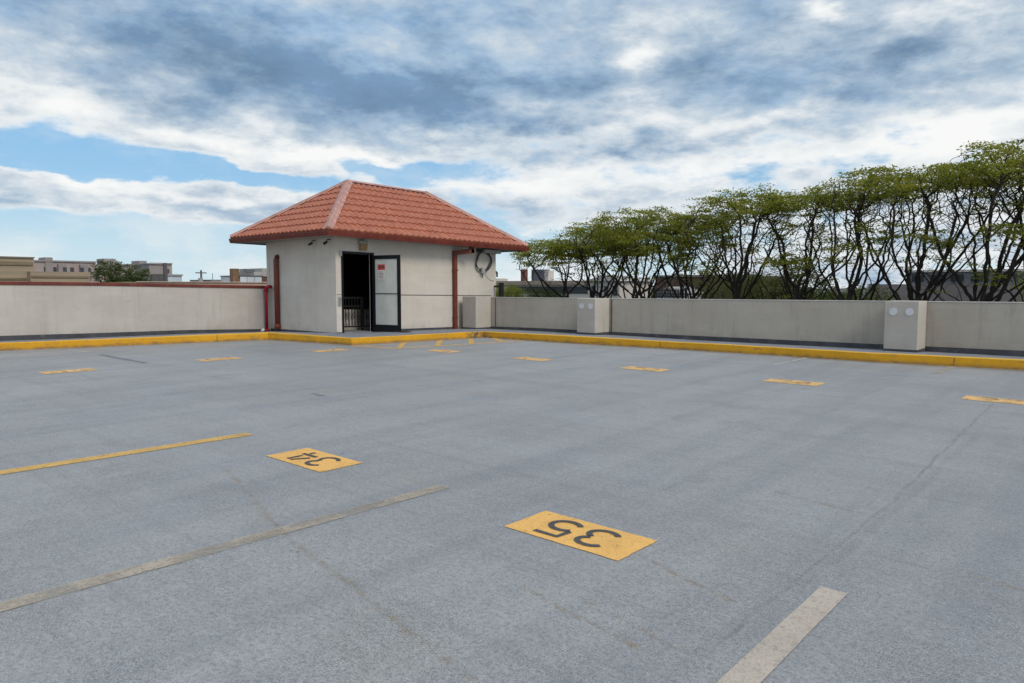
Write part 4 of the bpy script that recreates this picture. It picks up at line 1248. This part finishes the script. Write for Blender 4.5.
# bushy dark growth behind the wall and the tree by the apartments
def bush(name, label, cat, bx, by, rx, ry, z0, z1, n_cl, per, size, seed, mat, trunk_h=None):
    rg = np.random.default_rng(seed)
    base = -6.05; off = np.array([bx, by, base])
    cs = []
    while len(cs) < n_cl:
        u, v, w_ = rg.uniform(-1, 1, 3)
        if u*u+v*v+w_*w_ > 1: continue
        if rg.uniform() > .35+.65*(u*u+v*v+w_*w_): continue
        k = 1+.35*mnoise.noise(Vector((u*2+seed, v*2, w_*2)))
        cs.append((bx+u*rx*k, by+v*ry*k, (z0+z1)/2+w_*(z1-z0)/2*k))
    root = empty(name, (bx, by, base)); tag(root, label, cat)
    x_ = MB(root.location)
    x_.tube([(bx, by, base), (bx+.1, by, (base+z0)/2), (bx, by+.1, (z0+z1)/2)], [.22, .17, .08], 8)
    for k in range(7):
        a = 2*PI*k/7; x_.tube([(bx+.05, by, (base+z0)/2+1), (bx+math.cos(a)*rx*.3, by+math.sin(a)*ry*.3, z0+.2), (bx+math.cos(a)*rx*.7, by+math.sin(a)*ry*.7, (z0+z1)/2+.4)], [.1, .07, .02], 6)
    x_.build('trunk', M['bark'], root)
    link('crown', leaves_mesh('crown', cs, per, .22*rx/2, .14*rx/2, size, seed, off), mat, root)
    return root
bush('round_tree', 'leafy green tree in front of the distant apartment block beyond the left wall', 'tree', -90, 31.3, 1.7, 2.3, .4, 4.6, 230, 26, .12, 21, M['leaf_mid'])
bush('round_tree', 'smaller dull green tree right of the leafy one before the apartment block', 'tree', -91, 34.2, 1.6, 1.5, .2, 4.0, 170, 24, .12, 22, M['leaf_mid'])
bush('low_shrub', 'olive green shrub behind the far wall right beside the pavilion', 'shrub', -30.2, 33.4, 1.3, 1.0, .2, 1.65, 200, 30, .05, 23, M['leaf'])
bush('low_shrub', 'dark green shrub behind the far wall under the leftmost tree', 'shrub', -28.2, 34.6, 1.4, 1.0, .0, 1.40, 200, 30, .05, 24, M['leaf_dark'])
bush('low_tree', 'dark leafy tree low behind the wall between the airy and flat topped trees', 'tree', -15.3, 38.6, 2.0, 1.6, -.2, 2.5, 190, 30, .06, 25, M['leaf_dark'])
bush('low_tree', 'dark leafy tree low behind the wall under the flat topped tree', 'tree', -13.4, 38.0, 1.7, 1.5, -.2, 2.8, 170, 30, .06, 26, M['leaf_dark'])
bush('low_tree', 'green leafy tree low behind the wall left of the larger pier', 'tree', -11.0, 40.0, 1.8, 1.5, -.2, 1.6, 110, 30, .06, 27, M['leaf_dark'])
bush('low_tree', 'brownish low tree in front of the brown building behind the wall', 'tree', -19.4, 42.6, 2.5, 1.6, -.2, 2.4, 300, 26, .06, 28, M['leaf_dark'])
bush('low_tree', 'low green tree behind the rightmost limbs at the right edge', 'tree', -3.0, 42.0, 1.8, 1.5, -.2, 3.3, 260, 28, .06, 29, M['leaf'])

# distant wooded skyline so the horizon is not a bare line
rg = np.random.default_rng(5)
cs = []
for k in range(900):
    a = R(rg.uniform(-85, 30)); d = rg.uniform(230, 300)
    if True: cs.append((math.sin(a)*d, math.cos(a)*d, rg.uniform(-6, -1.2)))
link_o = link('treeline', leaves_mesh('treeline', cs, 24, 3.0, 1.3, 1.1, 3, np.zeros(3)), M['leaf_dark'])
tag(link_o, 'dark distant mass of trees along the horizon', 'treeline', kind='stuff')

# ------------------------------------------------------------------ SKY
SUN_EL, SUN_AZ = 40.0, 98.0      # azimuth measured from +Y towards +X
W = bpy.data.worlds.new('World'); C.world = W; W.use_nodes = True
nt = NT(W.node_tree)
for nd in list(nt.n): nt.n.remove(nd)
out = nt.new('ShaderNodeOutputWorld')
bg = nt.new('ShaderNodeBackground')
nt.l.new(bg.outputs[0], out.inputs[0])
tc = nt.new('ShaderNodeTexCoord').outputs['Generated']
sp = nt.new('ShaderNodeSeparateXYZ'); nt.l.new(tc, sp.inputs[0])
dx_, dy_, dz_ = sp.outputs
sky = nt.new('ShaderNodeTexSky', sky_type='NISHITA', sun_disc=False, sun_elevation=R(SUN_EL), sun_rotation=R(SUN_AZ), air_density=1.0, dust_density=1.2, ozone_density=1.2)
AZ = nt.m('MULTIPLY', nt.m('ARCTAN2', dx_, dy_), 180/PI)
EL = nt.m('MULTIPLY', nt.m('ARCSINE', dz_), 180/PI)
# planar cloud coordinates: the deck of cloud at constant height, so it flattens towards the horizon
den = nt.m('ADD', nt.m('MAXIMUM', dz_, 0.0), .10)
cx_ = nt.m('DIVIDE', dx_, den); cy_ = nt.m('DIVIDE', dy_, den)
cv = nt.new('ShaderNodeCombineXYZ'); nt.l.new(cx_, cv.inputs[0]); nt.l.new(cy_, cv.inputs[1]); cv.inputs[2].default_value = 3.7
cvo = cv.outputs[0]
# angular coordinates for edge turbulence
cw = nt.new('ShaderNodeCombineXYZ'); nt.l.new(nt.m('MULTIPLY', AZ, .1), cw.inputs[0]); nt.l.new(nt.m('MULTIPLY', EL, .22), cw.inputs[1]); cw.inputs[2].default_value = 1.3
cwo = cw.outputs[0]
nA = nt.new('ShaderNodeTexNoise', inp={'Scale': 1.1, 'Detail': 5, 'Roughness': .58}); nt.l.new(cwo, nA.inputs['Vector'])
sc_ = nt.new('ShaderNodeSeparateColor'); nt.l.new(nA.outputs['Color'], sc_.inputs[0])
AZw = nt.m('ADD', AZ, nt.m('MULTIPLY', nt.m('SUBTRACT', sc_.outputs[0], .5), 12.0))
ELw = nt.m('ADD', EL, nt.m('MULTIPLY', nt.m('SUBTRACT', sc_.outputs[1], .5), 3.4))
COV = [
    (-73.7, 8.5, 7.3, 1.2, 0, -1.3), (-63.0, 8.3, 7.9, 0.65, 6, -1.0), (-52.8, 8.8, 4.6, 0.6, 10, -0.9),
    (-70.4, 2.6, 18.2, 2.1, 0, -1.4), (-50.6, 3.0, 11.9, 2.3, 0, -0.9), (-47.4, 9.2, 3.1, 0.6, 0, -0.6),
    (-55.9, 6.6, 3.0, 0.7, 0, -0.5), (-24.2, 8.3, 4.2, 0.6, -5, -0.3), (-37.9, 1.9, 7.1, 1.1, 0, -0.5), (-28, 3.5, 8, 1.2, 0, -.4),
    (-68.4, 6.3, 9.3, 0.8, 2, 1.3), (-58, 5.6, 4, .6, 0, .6), (-61.6, 10.2, 11.1, 0.8, 8, 0.6)]
THK = [
    (-62.1, 16.1, 14.0, 3.2, 5, 0.95), (-48.9, 15.2, 9.4, 3.1, 10, 0.85), (-37.6, 15.3, 4.3, 1.5, 0, 0.6), (-38.0, 12.0, 9.2, 1.8, 0, 0.5),
    (-27.3, 15.6, 3.3, 1.5, 10, 0.7), (-20.2, 14.3, 7.1, 2.0, 0, 0.8), (-13.9, 16.1, 3.5, 1.4, 20, 0.6), (-44.2, 20.5, 9.3, 1.9, 0, 0.4),
    (-64.7, 19.0, 14.3, 1.2, 0, 0.4), (-34.8, 9.9, 3.5, 0.5, 5, 0.9), (-44.3, 5.6, 5.6, 1.4, 0, 0.55), (-21.5, 11.9, 4.0, 0.6, 0, 0.4),
    (-30.2, 10.4, 4.5, 0.6, 0, 0.3), (-66.1, 6.1, 7.0, 0.35, 3, 0.8),
    (-74.6, 12.4, 3.4, 0.9, -10, -0.9), (-73.6, 10.2, 3.5, 0.5, 5, -0.9), (-61.6, 10.3, 9.5, 0.8, 8, -1.1), (-52.1, 9.3, 5.4, 0.6, 8, -1.1),
    (-51.2, 17.7, 3.8, 0.9, 0, -0.6), (-31.8, 16.9, 2.4, 1.1, -20, -1.0), (-19.7, 19.0, 1.5, 0.5, 0, -1.3), (-22.9, 12.5, 6.1, 0.7, -8, -0.9),
    (-31.8, 13.2, 6.7, 1.0, 0, -0.6), (-20.1, 9.3, 12.3, 1.1, -4, -1.0), (-10.1, 10.6, 4.9, 1.6, 0, -0.8), (-41.1, 7.9, 7.9, 0.8, 0, -0.8),
    (-68.4, 6.6, 10.5, 0.7, 3, -0.8), (-37.9, 4.0, 6.3, 0.8, 0, -0.8), (-11.0, 17.8, 3.3, 0.7, 0, -0.3)]
def blobs(L, A, E):
    tot = None
    for (a0, e0, sa, se, r_, amp) in L:
        sa = abs(sa); 
        u = nt.m('SUBTRACT', A, a0); v = nt.m('SUBTRACT', E, e0)
        if r_:
            k = -math.tan(R(r_))
            v = nt.m('MULTIPLY_ADD', u, -k*1.0, v)
        u = nt.m('MULTIPLY', u, 1/sa); v = nt.m('MULTIPLY', v, 1/se)
        q = nt.m('MULTIPLY_ADD', u, u, nt.m('MULTIPLY', v, v))
        g_ = nt.m('MULTIPLY', nt.m('POWER', 2.718, nt.m('MULTIPLY', q, -1.0)), amp)
        tot = g_ if tot is None else nt.m('ADD', tot, g_)
    return tot
covb = blobs(COV, AZw, ELw); thkb = blobs(THK, AZw, ELw)
n1 = nt.noise(cvo, .85, 8, .58, .25)
n2 = nt.noise(cvo, 1.9, 9, .58, .35)
n3 = nt.noise(cwo, 2.4, 7, .55)
n4 = nt.noise(cwo, 9.0, 5, .6)
cov = nt.m('ADD', nt.m('ADD', nt.m('ADD', covb, .62), nt.ss(EL, 10, 15, 0, .55)), nt.m('MULTIPLY', nt.m('SUBTRACT', n1, .5), .9))
cov = nt.m('ADD', cov, nt.m('MULTIPLY', nt.m('SUBTRACT', n3, .5), 1.3))
covm = nt.ss(cov, .22, .58)
thk = nt.m('ADD', nt.m('ADD', nt.m('MULTIPLY', thkb, .50), nt.ss(EL, 5, 15, .46, .56)), nt.m('MULTIPLY', nt.m('SUBTRACT', n2, .5), .95))
thk = nt.m('ADD', thk, nt.m('MULTIPLY', nt.m('SUBTRACT', n3, .5), 1.1))
thk = nt.m('ADD', thk, nt.m('MULTIPLY', nt.m('SUBTRACT', n4, .5), .42))
thk = nt.m('MULTIPLY', thk, nt.ss(cov, .25, .95, .35, .90))
cr = nt.new('ShaderNodeValToRGB')
nt.l.new(thk, cr.inputs[0])
el_ = cr.color_ramp.elements
el_[0].position = 0.0; el_[0].color = (.94, .95, .97, 1)
el_[1].position = 1.0; el_[1].color = (.19, .31, .49, 1)
el_[1].position = 1.25 if False else 1.0
for pos_, col_ in ((.22, (.80, .84, .89, 1)), (.40, (.60, .68, .78, 1)), (.60, (.42, .54, .69, 1)), (.80, (.29, .42, .60, 1))):
    e_ = el_.new(pos_); e_.color = col_
n5 = nt.noise(cwo, 3.4, 8, .6)
n6 = nt.noise(cvo, 1.2, 5, .5)
cg = nt.m('ADD', 1.0, nt.m('ADD', nt.m('MULTIPLY', nt.m('SUBTRACT', n5, .5), .55), nt.m('MULTIPLY', nt.m('SUBTRACT', n6, .5), .75)))
cg = nt.mix(nt.ss(thk, .3, .9), (1, 1, 1), nt.new('ShaderNodeCombineXYZ', inp={0: cg, 1: cg, 2: cg}).outputs[0])
cloud = nt.mix(1.0, cr.outputs[0], cg, 'MULTIPLY')
# clear sky: Nishita, whitened by haze low down
skyc = nt.mix(1.0, sky.outputs[0], (.13, .13, .13), 'MULTIPLY')
haze = nt.ss(EL, -.5, 8.5, 1.0, 0.0)
veil = nt.m('MULTIPLY', nt.ss(nt.noise(cwo, 1.4, 6, .6), .42, .66), nt.ss(EL, 1, 7, .8, .25))
clear = nt.mix(nt.m('MULTIPLY', haze, .9), nt.mix(.65, skyc, (.22, .50, .84)), (.66, .82, .91))
clear = nt.mix(veil, clear, (.80, .85, .89))
full = nt.mix(covm, clear, cloud)
# gain added to the unseen sky on the sun's side, to light the scene
sd = Vector((math.sin(R(SUN_AZ))*math.cos(R(SUN_EL)), math.cos(R(SUN_AZ))*math.cos(R(SUN_EL)), math.sin(R(SUN_EL))))
dt = nt.new('ShaderNodeVectorMath', operation='DOT_PRODUCT'); nt.l.new(tc, dt.inputs[0]); dt.inputs[1].default_value = sd
glow = nt.ss(dt.outputs['Value'], -.1, 1.0, 0.0, 1.0)
gain = nt.m('ADD', 1.0, nt.m('MULTIPLY', glow, .12))
full = nt.mix(1.0, full, nt.new('ShaderNodeCombineXYZ', inp={0: gain, 1: gain, 2: nt.m('MULTIPLY', gain, .97)}).outputs[0], 'MULTIPLY')
nt.l.new(full, bg.inputs['Color'])
bg.inputs['Strength'].default_value = 1.0
W.cycles.sampling_method = 'MANUAL'; W.cycles.sample_map_resolution = 512

sl = bpy.data.lights.new('sun', 'SUN'); sl.energy = 1.75; sl.angle = R(20); sl.color = (1.0, .90, .77)
so = bpy.data.objects.new('sun', sl); COL.objects.link(so)
so.rotation_euler = (-sd).to_track_quat('-Z', 'Y').to_euler()
so.location = (10, 4, 12)

# ------------------------------------------------------------------ CAMERA
cam = bpy.data.cameras.new('camera'); cam.sensor_width = 36; cam.lens = 713/1024*36; cam.clip_end = 6000; cam.clip_start = .05
co = bpy.data.objects.new('camera', cam); COL.objects.link(co)
co.location = (0, 0, 1.6); co.rotation_euler = (R(90-4.451), 0, R(41.7365))
C.camera = co
C.view_settings.view_transform = 'Standard'; C.view_settings.look = 'None'; C.view_settings.exposure = 0; C.view_settings.gamma = 1
C.cycles.max_bounces = 8; C.cycles.use_denoising = True
